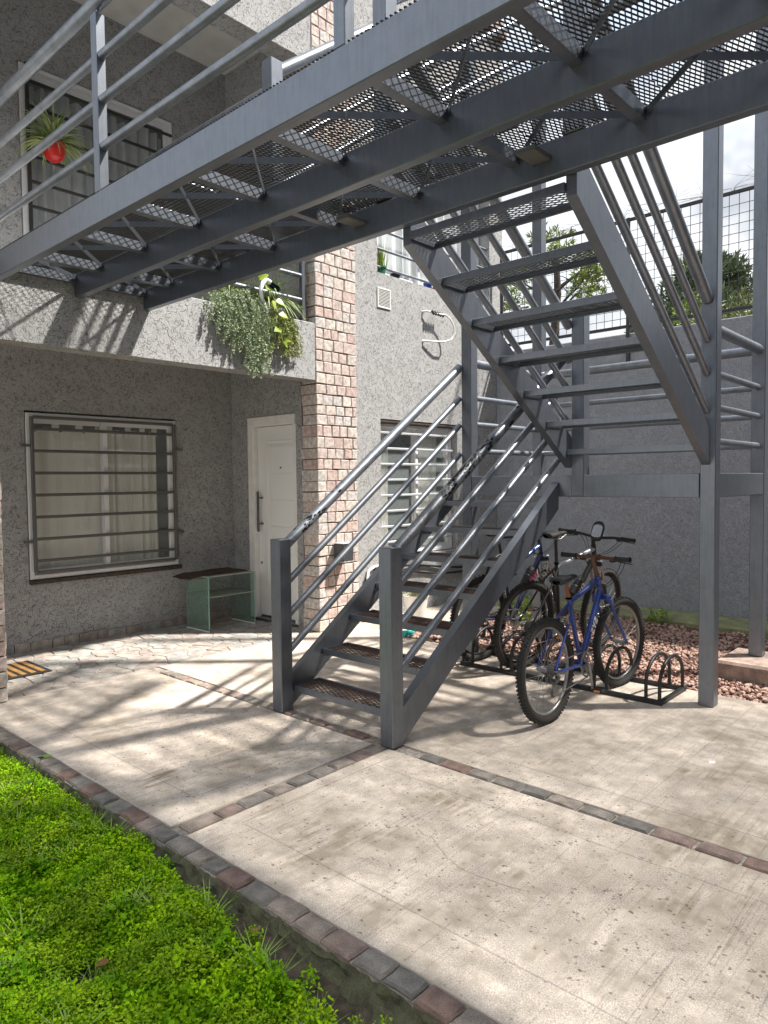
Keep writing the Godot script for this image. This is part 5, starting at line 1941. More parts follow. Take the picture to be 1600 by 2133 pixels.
func furnishings() -> void:
	var r := RandomNumberGenerator.new()
	r.seed = 4242
	# glass side table
	var t := thing("glass_side_table", "small green glass side table with shelf beside the white door", "side table", Vector3(4.14, 0.004, -6.63))
	for x in [0.0, 0.58]:
		var mb := MB.new()
		mb.cbox(Vector3(x, 0.012, 0), Vector3(x + 0.012, 0.565, 0.41), 0.0015)
		var sd := part(t, "side_panel", mb, M.glass_green)
		mb = MB.new()
		mb.box(Vector3(x, 0.012, 0.4105), Vector3(x + 0.012, 0.565, 0.413))
		part(sd, "polished_edge", mb, M.glass_edge)
		mb = MB.new()
		mb.box(Vector3(x - 0.002, 0, 0.0), Vector3(x + 0.014, 0.0115, 0.41))
		part(sd, "foot_strip", mb, M.white)
	var mb := MB.new()
	mb.cbox(Vector3(0.013, 0.35, 0.0), Vector3(0.579, 0.36, 0.405), 0.0015)
	part(t, "shelf", mb, plain(lin(0.30, 0.33, 0.27), 0.2))
	mb = MB.new()
	mb.cbox(Vector3(-0.004, 0.5655, -0.005), Vector3(0.6, 0.577, 0.415), 0.0015)
	part(t, "top_panel", mb, plain(lin(0.33, 0.36, 0.30), 0.15))
	mb = MB.new()
	mb.cbox(Vector3(0.016, 0.3605, 0.005), Vector3(0.576, 0.564, 0.013), 0.0015)
	part(t, "back_panel", mb, M.glass_green)
	mb = MB.new()
	mb.box(Vector3(0.03, 0.375, 0.0135), Vector3(0.29, 0.5, 0.018))
	part(t, "pale_plate", mb, plain(lin(0.52, 0.66, 0.58), 0.3))  # back plate; its pale green puts a reflection into the colour
	# a worn mat laid over the top
	mb = MB.new()
	var f := FastNoiseLite.new()
	f.frequency = 4.0
	f.seed = 8
	for i in 22:
		for j in 12:
			mb.ftri(rug_pt(f, i, j), rug_pt(f, i + 1, j), rug_pt(f, i + 1, j + 1), Vector3.UP)
			mb.ftri(rug_pt(f, i, j), rug_pt(f, i + 1, j + 1), rug_pt(f, i, j + 1), Vector3.UP)
	var under := MB.new()
	var dn := Vector3(0, -0.009, 0)
	for i in 22:
		for j in 12:
			under.ftri(rug_pt(f, i, j) + dn, rug_pt(f, i + 1, j) + dn, rug_pt(f, i + 1, j + 1) + dn, Vector3.DOWN)
			under.ftri(rug_pt(f, i, j) + dn, rug_pt(f, i + 1, j + 1) + dn, rug_pt(f, i, j + 1) + dn, Vector3.DOWN)
		under.quad(rug_pt(f, i, 12), rug_pt(f, i + 1, 12), rug_pt(f, i + 1, 12) + dn, rug_pt(f, i, 12) + dn, Vector3.BACK)
	for j in 12:
		under.quad(rug_pt(f, 0, j), rug_pt(f, 0, j + 1), rug_pt(f, 0, j + 1) + dn, rug_pt(f, 0, j) + dn, Vector3.LEFT)
	for k in under.v.size():
		mb.v.append(under.v[k]); mb.n.append(under.n[k]); mb.uv.append(under.uv[k])
	for k in mb.v.size(): mb.v[k] += Vector3(4.14, 0.004, -6.63)
	lone("worn_mat", mb, textured(mottle(256, [[0.05, 4, 201, 1.0]], lin(0.055, 0.03, 0.022), 1.2), 3.0, 0.98), "worn dark brown mat draped over the glass side table", "mat")
	# striped coir door mat
	t = thing("door_mat", "orange and black striped coir door mat by the left pillar", "door mat", Vector3(1.74, 0.004, -6.44))
	mb = MB.new()
	mb.cbox(Vector3(0, 0, 0), Vector3(0.70, 0.012, 0.50), 0.004)
	part(t, "backing", mb, plain(lin(0.03, 0.028, 0.026), 0.95))
	var coir := textured(mottle(256, [[0.09, 4, 203, 1.0]], lin(0.36, 0.19, 0.06), 1.2), 5.0, 0.98)
	for i in 9:
		mb = MB.new()
		mb.cbox(Vector3(0.03 + i * 0.073, 0.0122, 0.025), Vector3(0.03 + i * 0.073 + 0.042, 0.018, 0.475), 0.003)
		part(t, "stripe", mb, coir)
	# box lamp on the stone pillar
	t = thing("wall_lamp", "dark grey box lamp fixed to the stone pillar", "wall lamp")
	mb = MB.new()
	mb.cbox(Vector3(5.085, 0.72, -5.335), Vector3(5.235, 0.90, -5.195), 0.004)
	part(t, "housing", mb, plain(lin(0.055, 0.058, 0.066), 0.5))
	mb = MB.new()
	mb.cbox(Vector3(5.078, 0.9005, -5.335), Vector3(5.242, 0.908, -5.188), 0.002)
	part(t, "lid", mb, plain(lin(0.45, 0.44, 0.43), 0.6))
	# loose conduit on the facade
	t = thing("conduit_loop", "loose white conduit looping out of the upper grey wall", "conduit")
	mb = MB.new()
	var pts := []
	for q in [[6.63, 3.545, -5.39], [6.66, 3.55, -5.34], [6.80, 3.535, -5.30], [6.95, 3.54, -5.28], [7.03, 3.50, -5.27], [7.09, 3.42, -5.26], [7.10, 3.34, -5.26], [7.05, 3.26, -5.27], [6.92, 3.215, -5.29], [6.78, 3.205, -5.32], [6.66, 3.20, -5.35], [6.63, 3.20, -5.39]]:
		pts.append(Vector3(q[0], q[1], q[2]))
	mb.tube(pts, 0.011, 8)
	part(t, "hose", mb, M.white_soft)
	mb = MB.new()
	for k in 5:
		mb.tube([Vector3(6.72 + k * 0.045, 3.56, -5.31), Vector3(6.745 + k * 0.045, 3.515, -5.29)], 0.017, 8)
	part(t, "black_tape", mb, M.black)
	# cables and pipe on the wall behind the stair
	t = thing("black_hoses", "two black hoses sagging along the wall behind the stair", "hose")
	for o in [0.0, 0.09]:
		mb = MB.new()
		pts = []
		for i in 15:
			var u := i / 14.0
			pts.append(Vector3(5.72 + u * 1.75, 0.56 - o * 0.7 + sin(u * 5.0 + o * 9.0) * 0.03 - u * 0.1, -5.355 + sin(u * 9.0) * 0.012))
		mb.tube(pts, 0.013, 8)
		part(t, "hose", mb, M.black)
	mb = MB.new()
	pts = []
	for q in [[5.62, 0.02], [5.60, 0.25], [5.58, 0.42], [5.62, 0.56], [5.72, 0.60], [5.85, 0.585]]:
		pts.append(Vector3(q[0], q[1], -5.35))
	mb.tube(pts, 0.016, 8)
	lone("white_pipe", mb, M.white_soft, "white plastic pipe bending along the wall foot", "pipe")
	mb = MB.new()
	pts = []
	for q in [[5.56, 0.02], [5.55, 0.2], [5.54, 0.36], [5.57, 0.48]]:
		pts.append(Vector3(q[0], q[1], -5.352))
	mb.tube(pts, 0.009, 8)
	lone("black_cable", mb, M.black, "short black cable rising beside the white pipe", "cable")
	# white planter with dry plant behind the stair
	t = thing("white_planter", "white plastic planter with dry plant behind the stair", "planter", Vector3(6.15, 0.0, -5.12))
	part(t, "pot", pot_shape(0.10, 0.14, 0.25), M.white_soft)
	mb = MB.new()
	mb.use_col = true
	for i in 260:
		var a := r.randf() * TAU
		var d := Vector3(cos(a) * r.randf(), r.randf_range(0.15, 0.9), sin(a) * r.randf()).normalized()
		var p := Vector3(r.randfn() * 0.06, 0.235, r.randfn() * 0.06)
		mb.col = Color(0.30, 0.22, 0.09).lerp(Color(0.16, 0.19, 0.05), r.randf())
		mb.blade([p, p + d * 0.05, p + d * 0.11 + Vector3.DOWN * 0.02], [0.002, 0.003, 0.0], Vector3(-sin(a), 0, cos(a)))
	part(t, "dry_leaves", mb, vc_leaf())
	# turquoise plastic bottle lying on the paving
	t = thing("turquoise_bottle", "crushed turquoise plastic bottle lying on the paving behind the stair", "bottle", Vector3(5.35, 0.0, -4.55))
	mb = MB.new()
	mb.xf = Transform3D(Basis(Vector3.BACK, -PI / 2) , Vector3(0, 0.033, 0))
	mb.lathe([Vector2(0, -0.09), Vector2(0.03, -0.088), Vector2(0.033, -0.07), Vector2(0.028, -0.02), Vector2(0.033, 0.01), Vector2(0.03, 0.05), Vector2(0.013, 0.08), Vector2(0.012, 0.09)], 16)
	part(t, "body", mb, plain(lin(0.03, 0.55, 0.50), 0.25))
	mb = MB.new()
	mb.xf = Transform3D(Basis(Vector3.BACK, -PI / 2) , Vector3(0, 0.033, 0))
	mb.lathe([Vector2(0.0151, 0.088), Vector2(0.0151, 0.108), Vector2(0, 0.109)], 14)
	part(t, "cap", mb, plain(lin(0.02, 0.42, 0.40), 0.35))
	# scraps of paper and a pebble
	mb = MB.new()
	mb.slab(PackedVector2Array([Vector2(3.96, -1.25), Vector2(4.0, -1.265), Vector2(4.02, -1.24), Vector2(3.99, -1.225)]), 0.0005, 0.004, 0.001)
	lone("paper_scrap", mb, M.white, "tiny white paper scrap on the right hand paving", "litter")
	hanging_plants(r)

func hanging_plants(r: RandomNumberGenerator) -> void:
	var lm := vc_leaf()
	# red pot hung on the balcony window grille
	var t := thing("hanging_plant", "spider plant in a red pot hung on the balcony window", "potted plant", Vector3(2.88, 4.47, -6.62))
	var mb := MB.new()
	mb.lathe([Vector2(0, 0), Vector2(0.04, 0.003), Vector2(0.075, 0.03), Vector2(0.095, 0.08), Vector2(0.098, 0.14), Vector2(0.104, 0.14), Vector2(0.104, 0.152), Vector2(0.09, 0.152), Vector2(0.085, 0.135), Vector2(0, 0.134)], 24)
	part(t, "pot", mb, M.red)
	part(t, "leaves", spider_leaves(210, 0.46, 31, 0.7, 0.013), lm, Vector3(0, 0.14, 0)).scale = Vector3(0.85, 1.0, 0.6)
	mb = MB.new()
	for a in [0.0, 2.1, 4.2]:
		mb.tube([Vector3(cos(a) * 0.1, 0.15, sin(a) * 0.1), Vector3(0, 0.52, -0.15)], 0.0018, 5)
	part(t, "cord", mb, plain(lin(0.2, 0.05, 0.03), 0.8))
	# red ribbon on the grille
	t = thing("red_ribbon", "red ribbon tied to the balcony window grille", "ribbon", Vector3(3.93, 4.62, -6.77))
	mb = MB.new()
	mb.blade([Vector3(0, 0.18, 0), Vector3(0.02, 0.1, 0.01), Vector3(-0.005, 0.04, 0.012), Vector3(0.02, -0.07, 0.01)], [0.01, 0.014, 0.012, 0.014], Vector3.RIGHT)
	mb.blade([Vector3(0, 0.18, 0), Vector3(-0.035, 0.13, 0.012), Vector3(-0.045, 0.06, 0.012)], [0.01, 0.012, 0.01], Vector3.RIGHT)
	part(t, "tails", mb, M.red)
	mb = MB.new()
	mb.lathe([Vector2(0, -0.016), Vector2(0.014, -0.01), Vector2(0.016, 0.006), Vector2(0, 0.016)], 10, Vector3(0, 0.19, 0))
	part(t, "knot", mb, M.red)
	# trailing grey-green sedum over the slab edge
	t = thing("trailing_sedum", "grey-green trailing succulent hanging over the balcony edge", "trailing plant", Vector3(4.0, 3.14, -5.36))
	mb = MB.new()
	mb.use_col = true
	var strands := []
	for i in 150:
		var x := clampf(r.randfn() * 0.19, -0.36, 0.34)
		var top := 0.02 + r.randf() * 0.17 * (1.0 - absf(x) * 1.3)
		var drop := (0.50 - absf(x + 0.02) * 0.8) * r.randf_range(0.2, 1.0)
		strands.append([x, top, maxf(drop, 0.05)])
	for i in 26: strands.append([r.randf_range(0.04, 0.17), 0.02, r.randf_range(0.42, 0.64)])
	for i in 60: strands.append([r.randf_range(0.36, 0.56), 0.0, r.randf_range(0.06, 0.4)])
	for s in strands:
		var p := Vector3(s[0] + r.randfn() * 0.02, s[1], r.randf_range(-0.1, 0.03))
		var goal: float = -s[2]
		var lean := r.randf_range(-0.25, 0.3)
		while p.y > goal:
			p += Vector3(lean * 0.016 + r.randfn() * 0.006, -0.017, 0.0)
			if p.y < 0.0: p.z = lerpf(p.z, 0.035 + r.randf() * 0.07, 0.35)
			else: p.z += r.randf_range(0.0, 0.012)
			var g := r.randf()
			var base := Color(0.24, 0.31, 0.19).lerp(Color(0.50, 0.56, 0.38), g)
			if s[0] > 0.3: base = Color(0.27, 0.32, 0.10).lerp(Color(0.46, 0.50, 0.21), g)
			for k in 8:
				var d := Vector3(r.randfn(), r.randfn() * 0.7 + 0.2, r.randfn() * 0.6 + 0.6).normalized()
				var o := p + Vector3(r.randfn(), r.randfn(), r.randfn()) * 0.007
				mb.col = base * r.randf_range(0.8, 1.2)
				var sdv := d.cross(Vector3(r.randfn(), r.randfn(), r.randfn())).normalized()
				mb.blade([o, o + d * 0.008, o + d * 0.016], [0.0015, 0.0062, 0.0], sdv, 0.5)
	part(t, "foliage", mb, vc_leaf(0.6, 0.3))
	# pots at the balcony edge behind it
	t = thing("spider_plant", "spider plant in a pale pot behind the balcony rail", "potted plant", Vector3(4.50, 3.136, -5.62))
	part(t, "pot", pot_shape(0.07, 0.10, 0.17), plain(lin(0.45, 0.42, 0.38), 0.7))
	part(t, "leaves", spider_leaves(170, 0.5, 33, 0.8, 0.009), lm, Vector3(0, 0.15, 0))
	mb = MB.new()
	mb.use_col = true
	for q in [[Vector3(0.30, 0.02, 0.18), 0.09], [Vector3(0.26, 0.14, 0.2), 0.06]]:
		mb.col = Color(0.42, 0.40, 0.2)
		mb.tube([Vector3(0, 0.2, 0), Vector3(0.14, 0.30, 0.1), q[0]], 0.0022, 5)
		for k in 16:
			var a := r.randf() * TAU
			var d := Vector3(cos(a), r.randf_range(0.0, 0.8), sin(a)).normalized()
			mb.col = Color(0.34, 0.42, 0.14)
			mb.blade([q[0], q[0] + d * q[1] * 0.5, q[0] + d * q[1] + Vector3.DOWN * 0.02], [0.003, 0.004, 0.0], Vector3(-sin(a), 0, cos(a)))
	part(t, "runner", mb, lm)
	t = thing("spider_plant", "second spider plant further left behind the sedum", "potted plant", Vector3(4.08, 3.136, -5.66))
	part(t, "pot", pot_shape(0.07, 0.10, 0.17), plain(lin(0.28, 0.06, 0.04), 0.6))
	part(t, "leaves", spider_leaves(110, 0.42, 34, 0.8, 0.009), lm, Vector3(0, 0.15, 0))
	t = thing("red_pot", "small red pot beside the white hook on the balcony edge", "pot", Vector3(4.27, 3.136, -5.5))
	part(t, "pot", pot_shape(0.05, 0.075, 0.13), plain(lin(0.24, 0.02, 0.015), 0.4))
	t = thing("white_pot", "small white pot with rosette on the balcony edge", "pot", Vector3(4.47, 3.136, -5.415))
	part(t, "pot", pot_shape(0.035, 0.05, 0.08), plain(lin(0.6, 0.58, 0.52), 0.5))
	part(t, "leaves", spider_leaves(26, 0.09, 35, 0.3, 0.007), lm, Vector3(0, 0.07, 0))
	# white curved handle of a hanging planter
	t = thing("white_hook", "white curved planter handle with blue coil on the balcony edge", "planter handle", Vector3(4.20, 3.12, -5.33))
	mb = MB.new()
	var pts := []
	for q in [[0.10, 0.30], [0.055, 0.315], [0.015, 0.28], [-0.01, 0.22], [0.0, 0.14], [0.04, 0.05], [0.085, -0.03], [0.13, -0.11]]:
		pts.append(Vector3(q[0], q[1], 0.0))
	mb.tube(pts, 0.024, 10, 0.014)
	part(t, "handle", mb, M.white)
	mb = MB.new()
	for k in 8:
		ring(mb, 0.02, 0.007, 14, 6, 1.0, Vector3.ZERO)
		for i in range(mb.v.size() - 14 * 6 * 6, mb.v.size()):
			var q := mb.v[i]
			mb.v[i] = Vector3(0.12 + k * 0.013 + q.z, 0.29 - k * 0.004 + q.y, q.x - 0.02)
			var qn := mb.n[i]
			mb.n[i] = Vector3(qn.z, qn.y, qn.x)
	part(t, "coil", mb, plain(lin(0.03, 0.10, 0.2), 0.4))
	# golden pothos trailing over the edge
	t = thing("golden_pothos", "yellow-green pothos trailing over the balcony edge", "trailing plant", Vector3(4.30, 3.18, -5.33))
	mb = MB.new()
	mb.use_col = true
	var stem := [Vector3(-0.10, 0.26, -0.05), Vector3(-0.03, 0.17, 0.02), Vector3(0.02, 0.06, 0.05), Vector3(0.05, -0.06, 0.06), Vector3(0.06, -0.2, 0.06), Vector3(0.10, -0.32, 0.06)]
	mb.col = Color(0.42, 0.42, 0.14)
	mb.tube(stem, 0.003, 6)
	for q in [[0, Vector3(-0.6, 0.5, 0.5), 0.1], [0, Vector3(0.6, 0.5, 0.6), 0.11], [1, Vector3(-0.7, -0.1, 0.7), 0.10], [2, Vector3(0.9, -0.2, 0.5), 0.105], [2, Vector3(-0.4, -0.8, 0.5), 0.09], [3, Vector3(0.9, -0.1, 0.4), 0.10], [4, Vector3(-0.9, -0.2, 0.4), 0.09], [5, Vector3(0.3, 0.3, 0.8), 0.085], [5, Vector3(0.7, -0.6, 0.4), 0.06]]:
		mb.col = Color(0.34, 0.38, 0.035).lerp(Color(0.16, 0.28, 0.03), r.randf())
		heart_leaf(mb, stem[q[0]], q[1], Vector3(0, 0.6, 0.8), q[2])
	part(t, "vine", mb, vc_leaf(0.4, 0.5))
	# pots behind the rail of the upper right window
	t = thing("green_pot", "green pot of bright grass in the upper right window", "potted plant", Vector3(5.99, 3.852, -5.48))
	part(t, "pot", pot_shape(0.06, 0.075, 0.1), plain(lin(0.02, 0.13, 0.07), 0.5))
	mb = MB.new()
	mb.use_col = true
	for i in 240:
		var a := r.randf() * TAU
		var d := Vector3(cos(a) * 0.5 * r.randf(), 1.0, sin(a) * 0.3 * r.randf()).normalized()
		var p := Vector3(r.randfn() * 0.03, 0.09, r.randfn() * 0.02)
		mb.col = Color(0.18, 0.30, 0.03).lerp(Color(0.42, 0.48, 0.08), r.randf())
		var l := r.randf_range(0.1, 0.3)
		mb.blade([p, p + d * l * 0.5, p + d * l + Vector3(d.x, -0.1, d.z) * 0.06], [0.003, 0.003, 0.0], Vector3(-sin(a), 0, cos(a)))
	part(t, "grass", mb, lm)
	mb = pot_shape(0.045, 0.055, 0.08)
	for i in mb.v.size(): mb.v[i] += Vector3(6.27, 3.852, -5.49)
	lone("black_pot", mb, M.black, "small black pot on the upper right window sill", "pot")
	mb = pot_shape(0.04, 0.05, 0.09)
	for i in mb.v.size(): mb.v[i] += Vector3(6.86, 3.852, -5.48)
	lone("blue_pot", mb, plain(lin(0.01, 0.06, 0.36), 0.35), "small blue pot on the upper right window sill", "pot")
	t = thing("cactus_pot", "red pot with a small cactus on the upper right sill", "potted plant", Vector3(7.06, 3.852, -5.48))
	part(t, "pot", pot_shape(0.045, 0.06, 0.09), M.red)
	mb = MB.new()
	mb.lathe([Vector2(0.03, 0.06), Vector2(0.034, 0.12), Vector2(0.03, 0.17), Vector2(0, 0.19)], 12)
	part(t, "cactus", mb, plain(lin(0.16, 0.17, 0.05), 0.8))
	mb = pot_shape(0.045, 0.06, 0.07)
	for i in mb.v.size(): mb.v[i] += Vector3(7.26, 3.852, -5.48)
	lone("red_bowl", mb, M.red, "red bowl at the right of the upper window sill", "bowl")
	mb = MB.new()
	mb.cbox(Vector3(2.385, 4.62, -6.848), Vector3(2.435, 4.76, -6.82), 0.006)
	lone("door_bell", mb, plain(lin(0.62, 0.58, 0.45), 0.5), "cream bell box on the wall left of balcony window", "bell box")

# ---------------------------------------------------------------- planting
func clump(r: RandomNumberGenerator, leaves: int, rad: float, h: float, size: float) -> ArrayMesh:
	var mb := MB.new()
	mb.use_col = true
	for i in leaves:
		var a := r.randf() * TAU
		var q := sqrt(r.randf()) * rad
		var y := h * (0.25 + 0.75 * r.randf()) * (1.0 - 0.35 * q / rad)
		var p := Vector3(cos(a) * q, y, sin(a) * q)
		var d := Vector3(r.randfn(), r.randf_range(-0.2, 0.7), r.randfn()).normalized()
		var l := size * r.randf_range(0.6, 1.3)
		var sdv := d.cross(Vector3(r.randfn() * 0.4, 1.0, r.randfn() * 0.4)).normalized()
		var g := r.randf()
		mb.col = Color(0.55, 0.62, 0.5).lerp(Color(1.45, 1.35, 1.0), g)
		mb.blade([p, p + d * l * 0.5, p + d * l], [l * 0.08, l * 0.36, 0.0], sdv, 0.25)
		if i % 3 == 0:
			mb.col = Color(0.7, 0.9, 0.5)
			mb.blade([Vector3(p.x * 0.4, 0, p.z * 0.4), p], [0.0011, 0.0008], Vector3(-sin(a), 0, cos(a)), 0.0)
	var m := vc_leaf(0.75, 0.8)
	m.metallic_specular = 0.25
	return mb.mesh(m)

func scatter(called: String, mesh: Mesh, xfs: Array, cols: Array, label: String, category: String) -> void:
	var mm := MultiMesh.new()
	mm.transform_format = MultiMesh.TRANSFORM_3D
	mm.use_colors = true
	mm.mesh = mesh
	mm.instance_count = xfs.size()
	for i in xfs.size():
		mm.set_instance_transform(i, xfs[i])
		mm.set_instance_color(i, cols[i])
	var o := MultiMeshInstance3D.new()
	o.multimesh = mm
	o.name = numbered(called)
	add_child(o)
	tag(o, label, category, "", "stuff")

func greenery() -> void:
	var r := RandomNumberGenerator.new()
	r.seed = 909
	# low weeds over the lawn, several habits of growth
	var patch := FastNoiseLite.new()
	patch.frequency = 2.2
	patch.seed = 14
	var kinds := [clump(r, 60, 0.040, 0.07, 0.0115), clump(r, 36, 0.045, 0.06, 0.017), clump(r, 70, 0.036, 0.085, 0.0095)]
	var labels := ["dense bright green chickweed carpet over the lawn bed", "broader leaved green weeds among the lawn carpet", "fine yellow-green seedlings over the lawn bed"]
	for k in 3:
		var xs := []
		var cs := []
		for i in 9500:
			var x := r.randf_range(-0.1, 1.54)
			var z := r.randf_range(-5.0, -0.5)
			if x < 0.1 + (z + 5.0) * -0.0 and z > -2.6: continue
			if x < 0.35 and z > -1.6: continue
			var nz := patch.get_noise_2d(x * 1.3 + k * 9.0, z * 1.3)
			if nz < [-0.3, 0.05, -0.1][k]: continue
			var edge := clampf((1.545 - x) / 0.12, 0.0, 1.0)
			if r.randf() > 0.25 + 0.75 * edge: continue
			if z > -2.6 and x > 1.48 + (z + 2.6) * -0.11 and r.randf() < 0.94: continue
			var s := r.randf_range(0.7, 1.25) * (0.7 + 0.3 * edge)
			xs.append(Transform3D(Basis(Vector3.UP, r.randf() * TAU).scaled(Vector3(s, s * r.randf_range(0.7, 1.3) * (1.0 + nz * 0.6), s)), Vector3(x, lawn_y(x, z) - 0.004, z)))
			var g := clampf(0.5 + patch.get_noise_2d(x * 3.0 + 40.0, z * 3.0) * 1.2 + r.randfn() * 0.15, 0.0, 1.0)
			var c := Color(0.13, 0.34, 0.004).lerp(Color(0.40, 0.64, 0.010), g)
			if k == 2: c = c.lerp(Color(0.28, 0.38, 0.03), 0.5)
			cs.append(c)
		scatter("weed_carpet", kinds[k], xs, cs, labels[k], "ground cover")
	# grass blades poking through
	var mb := MB.new()
	mb.use_col = true
	for i in 26:
		var a := r.randf() * TAU
		var l := r.randf_range(0.07, 0.17)
		var d := Vector3(cos(a) * 0.5, 1.0, sin(a) * 0.5).normalized()
		var p := Vector3(cos(a), 0, sin(a)) * r.randf() * 0.02
		mb.col = Color(0.8, 0.95, 0.6).lerp(Color(1.3, 1.2, 0.8), r.randf())
		var p1 := p + d * l * 0.5
		var p2 := p1 + (d + Vector3(cos(a), -0.5, sin(a)) * 0.5).normalized() * l * 0.5
		mb.blade([p, p1, p2], [0.0022, 0.0026, 0.0], Vector3(-sin(a), 0, cos(a)), 0.3)
	var tuft := mb.mesh(vc_leaf(0.5, 0.5))
	var xs := []
	var cs := []
	for i in 330:
		var x := r.randf_range(-0.2, 1.46)
		var z := r.randf_range(-4.6, -0.9)
		if x < 0.5 and z > -1.6: continue
		if z > -2.6 and x > 1.48 + (z + 2.6) * -0.11: continue
		xs.append(Transform3D(Basis(Vector3.UP, r.randf() * TAU).scaled(Vector3.ONE * r.randf_range(0.5, 1.25)), Vector3(x, lawn_y(x, z) - 0.004, z)))
		cs.append(Color(0.12, 0.26, 0.02).lerp(Color(0.24, 0.34, 0.05), r.randf()))
	scatter("grass_tufts", tuft, xs, cs, "thin grass tufts growing through the weed carpet", "grass")
	# fallen dry leaves on the weeds
	for q in [[1.475, -1.98, 0.02, "dry brown leaf in the bare gap below the kerb stones"], [1.08, -2.25, 0.06, "dry brown leaf in the middle of the weed carpet"], [1.22, -1.68, 0.06, "dry brown leaf on the weeds near the bottom picture edge"], [1.36, -3.15, 0.06, "curled dry leaf on the weeds near the vine seedling"]]:
		mb = MB.new()
		mb.use_col = true
		mb.col = Color(0.22, 0.11, 0.04).lerp(Color(0.30, 0.20, 0.08), r.randf())
		heart_leaf(mb, Vector3(q[0], lawn_y(q[0], q[1]) + q[2], q[1]), Vector3(r.randfn(), 0.1, r.randfn()), Vector3.UP, r.randf_range(0.035, 0.05))
		lone("fallen_leaf", mb, vc_leaf(0.8, 0.2), q[3], "leaf", "dry leaves on the lawn")
	# broad dock leaves and a young vine by the kerb
	dock("dock_weed", Vector3(0.96, -0.115, -2.72), 5, 0.17, 71, "broad leaved dock weed in the middle of the lawn")
	dock("dock_weed", Vector3(0.70, -0.115, -2.55), 4, 0.19, 72, "tall pale dock leaf at the left picture edge")
	dock("dock_weed", Vector3(1.30, -0.115, -1.62), 3, 0.06, 73, "small round-leaved weed beside the near kerb stones")
	dock("dock_weed", Vector3(1.17, -0.115, -3.7), 5, 0.09, 74, "leafy weed crowding the far end of the kerb")
	var t := thing("vine_seedling", "upright vine seedling rising above the kerb", "weed", Vector3(1.30, -0.115, -3.62))
	mb = MB.new()
	mb.use_col = true
	mb.col = Color(0.25, 0.22, 0.06)
	var st := [Vector3(0, 0, 0), Vector3(0.02, 0.12, 0.02), Vector3(0.05, 0.22, 0.07), Vector3(0.07, 0.34, 0.12)]
	mb.tube(st, 0.0035, 6, 0.0015)
	for q in [[3, Vector3(-0.4, 0.5, 0.3), 0.05], [3, Vector3(0.6, 0.3, 0.4), 0.055], [2, Vector3(-0.7, 0.1, -0.2), 0.05], [1, Vector3(-0.7, 0.2, 0.4), 0.06], [1, Vector3(0.5, 0.1, -0.5), 0.05], [2, Vector3(0.1, 0.3, 0.9), 0.03]]:
		mb.col = Color(0.10, 0.22, 0.02).lerp(Color(0.22, 0.33, 0.03), r.randf())
		heart_leaf(mb, st[q[0]], q[1], Vector3.UP, q[2])
	part(t, "shoot", mb, vc_leaf())
	# lava stone gravel
	var rocks := []
	for k in 3:
		mb = MB.new()
		var vs := []
		for i in 12: vs.append(0.0)
		var ph := (1.0 + sqrt(5.0)) / 2.0
		var ico := [Vector3(-1, ph, 0), Vector3(1, ph, 0), Vector3(-1, -ph, 0), Vector3(1, -ph, 0), Vector3(0, -1, ph), Vector3(0, 1, ph), Vector3(0, -1, -ph), Vector3(0, 1, -ph), Vector3(ph, 0, -1), Vector3(ph, 0, 1), Vector3(-ph, 0, -1), Vector3(-ph, 0, 1)]
		var fc := [[0, 11, 5], [0, 5, 1], [0, 1, 7], [0, 7, 10], [0, 10, 11], [1, 5, 9], [5, 11, 4], [11, 10, 2], [10, 7, 6], [7, 1, 8], [3, 9, 4], [3, 4, 2], [3, 2, 6], [3, 6, 8], [3, 8, 9], [4, 9, 5], [2, 4, 11], [6, 2, 10], [8, 6, 7], [9, 8, 1]]
		for i in 12: ico[i] = ico[i].normalized() * r.randf_range(0.65, 1.2)
		for q in fc: mb.ftri(ico[q[0]], ico[q[1]], ico[q[2]], ico[q[0]] + ico[q[1]] + ico[q[2]])
		var rm := StandardMaterial3D.new()
		rm.vertex_color_use_as_albedo = true
		rm.roughness = 0.95
		mb.use_col = true
		mb.c.resize(mb.v.size())
		mb.c.fill(Color(1, 1, 1))
		rocks.append(mb.mesh(rm))
	for k in 3:
		xs = []
		cs = []
		for i in 5200:
			var x := r.randf_range(5.24, 7.62)
			var z := r.randf_range(-4.7, 0.2)
			if x > 6.7 and z > -0.6: continue
			if x < 5.3 and r.randf() < 0.7: continue
			var s := r.randf_range(0.010, 0.021)
			xs.append(Transform3D(Basis(Vector3(r.randfn(), r.randfn(), r.randfn()).normalized(), r.randf() * TAU).scaled(Vector3(s * r.randf_range(0.9, 1.5), s * 0.8, s)), Vector3(x, -0.03 + r.randf() * 0.016, z)))
			var c := Color(0.34, 0.20, 0.155).lerp(Color(0.50, 0.355, 0.29), r.randf())
			if r.randf() < 0.3: c = Color(0.17, 0.085, 0.065)
			if r.randf() < 0.03: c = Color(0.5, 0.46, 0.4)
			cs.append(c)
		scatter("lava_gravel", rocks[k], xs, cs, ["reddish lava gravel around the bike rack", "pinkish lava gravel mixed into the bed", "darker lava gravel mixed into the bed"][k], "gravel")
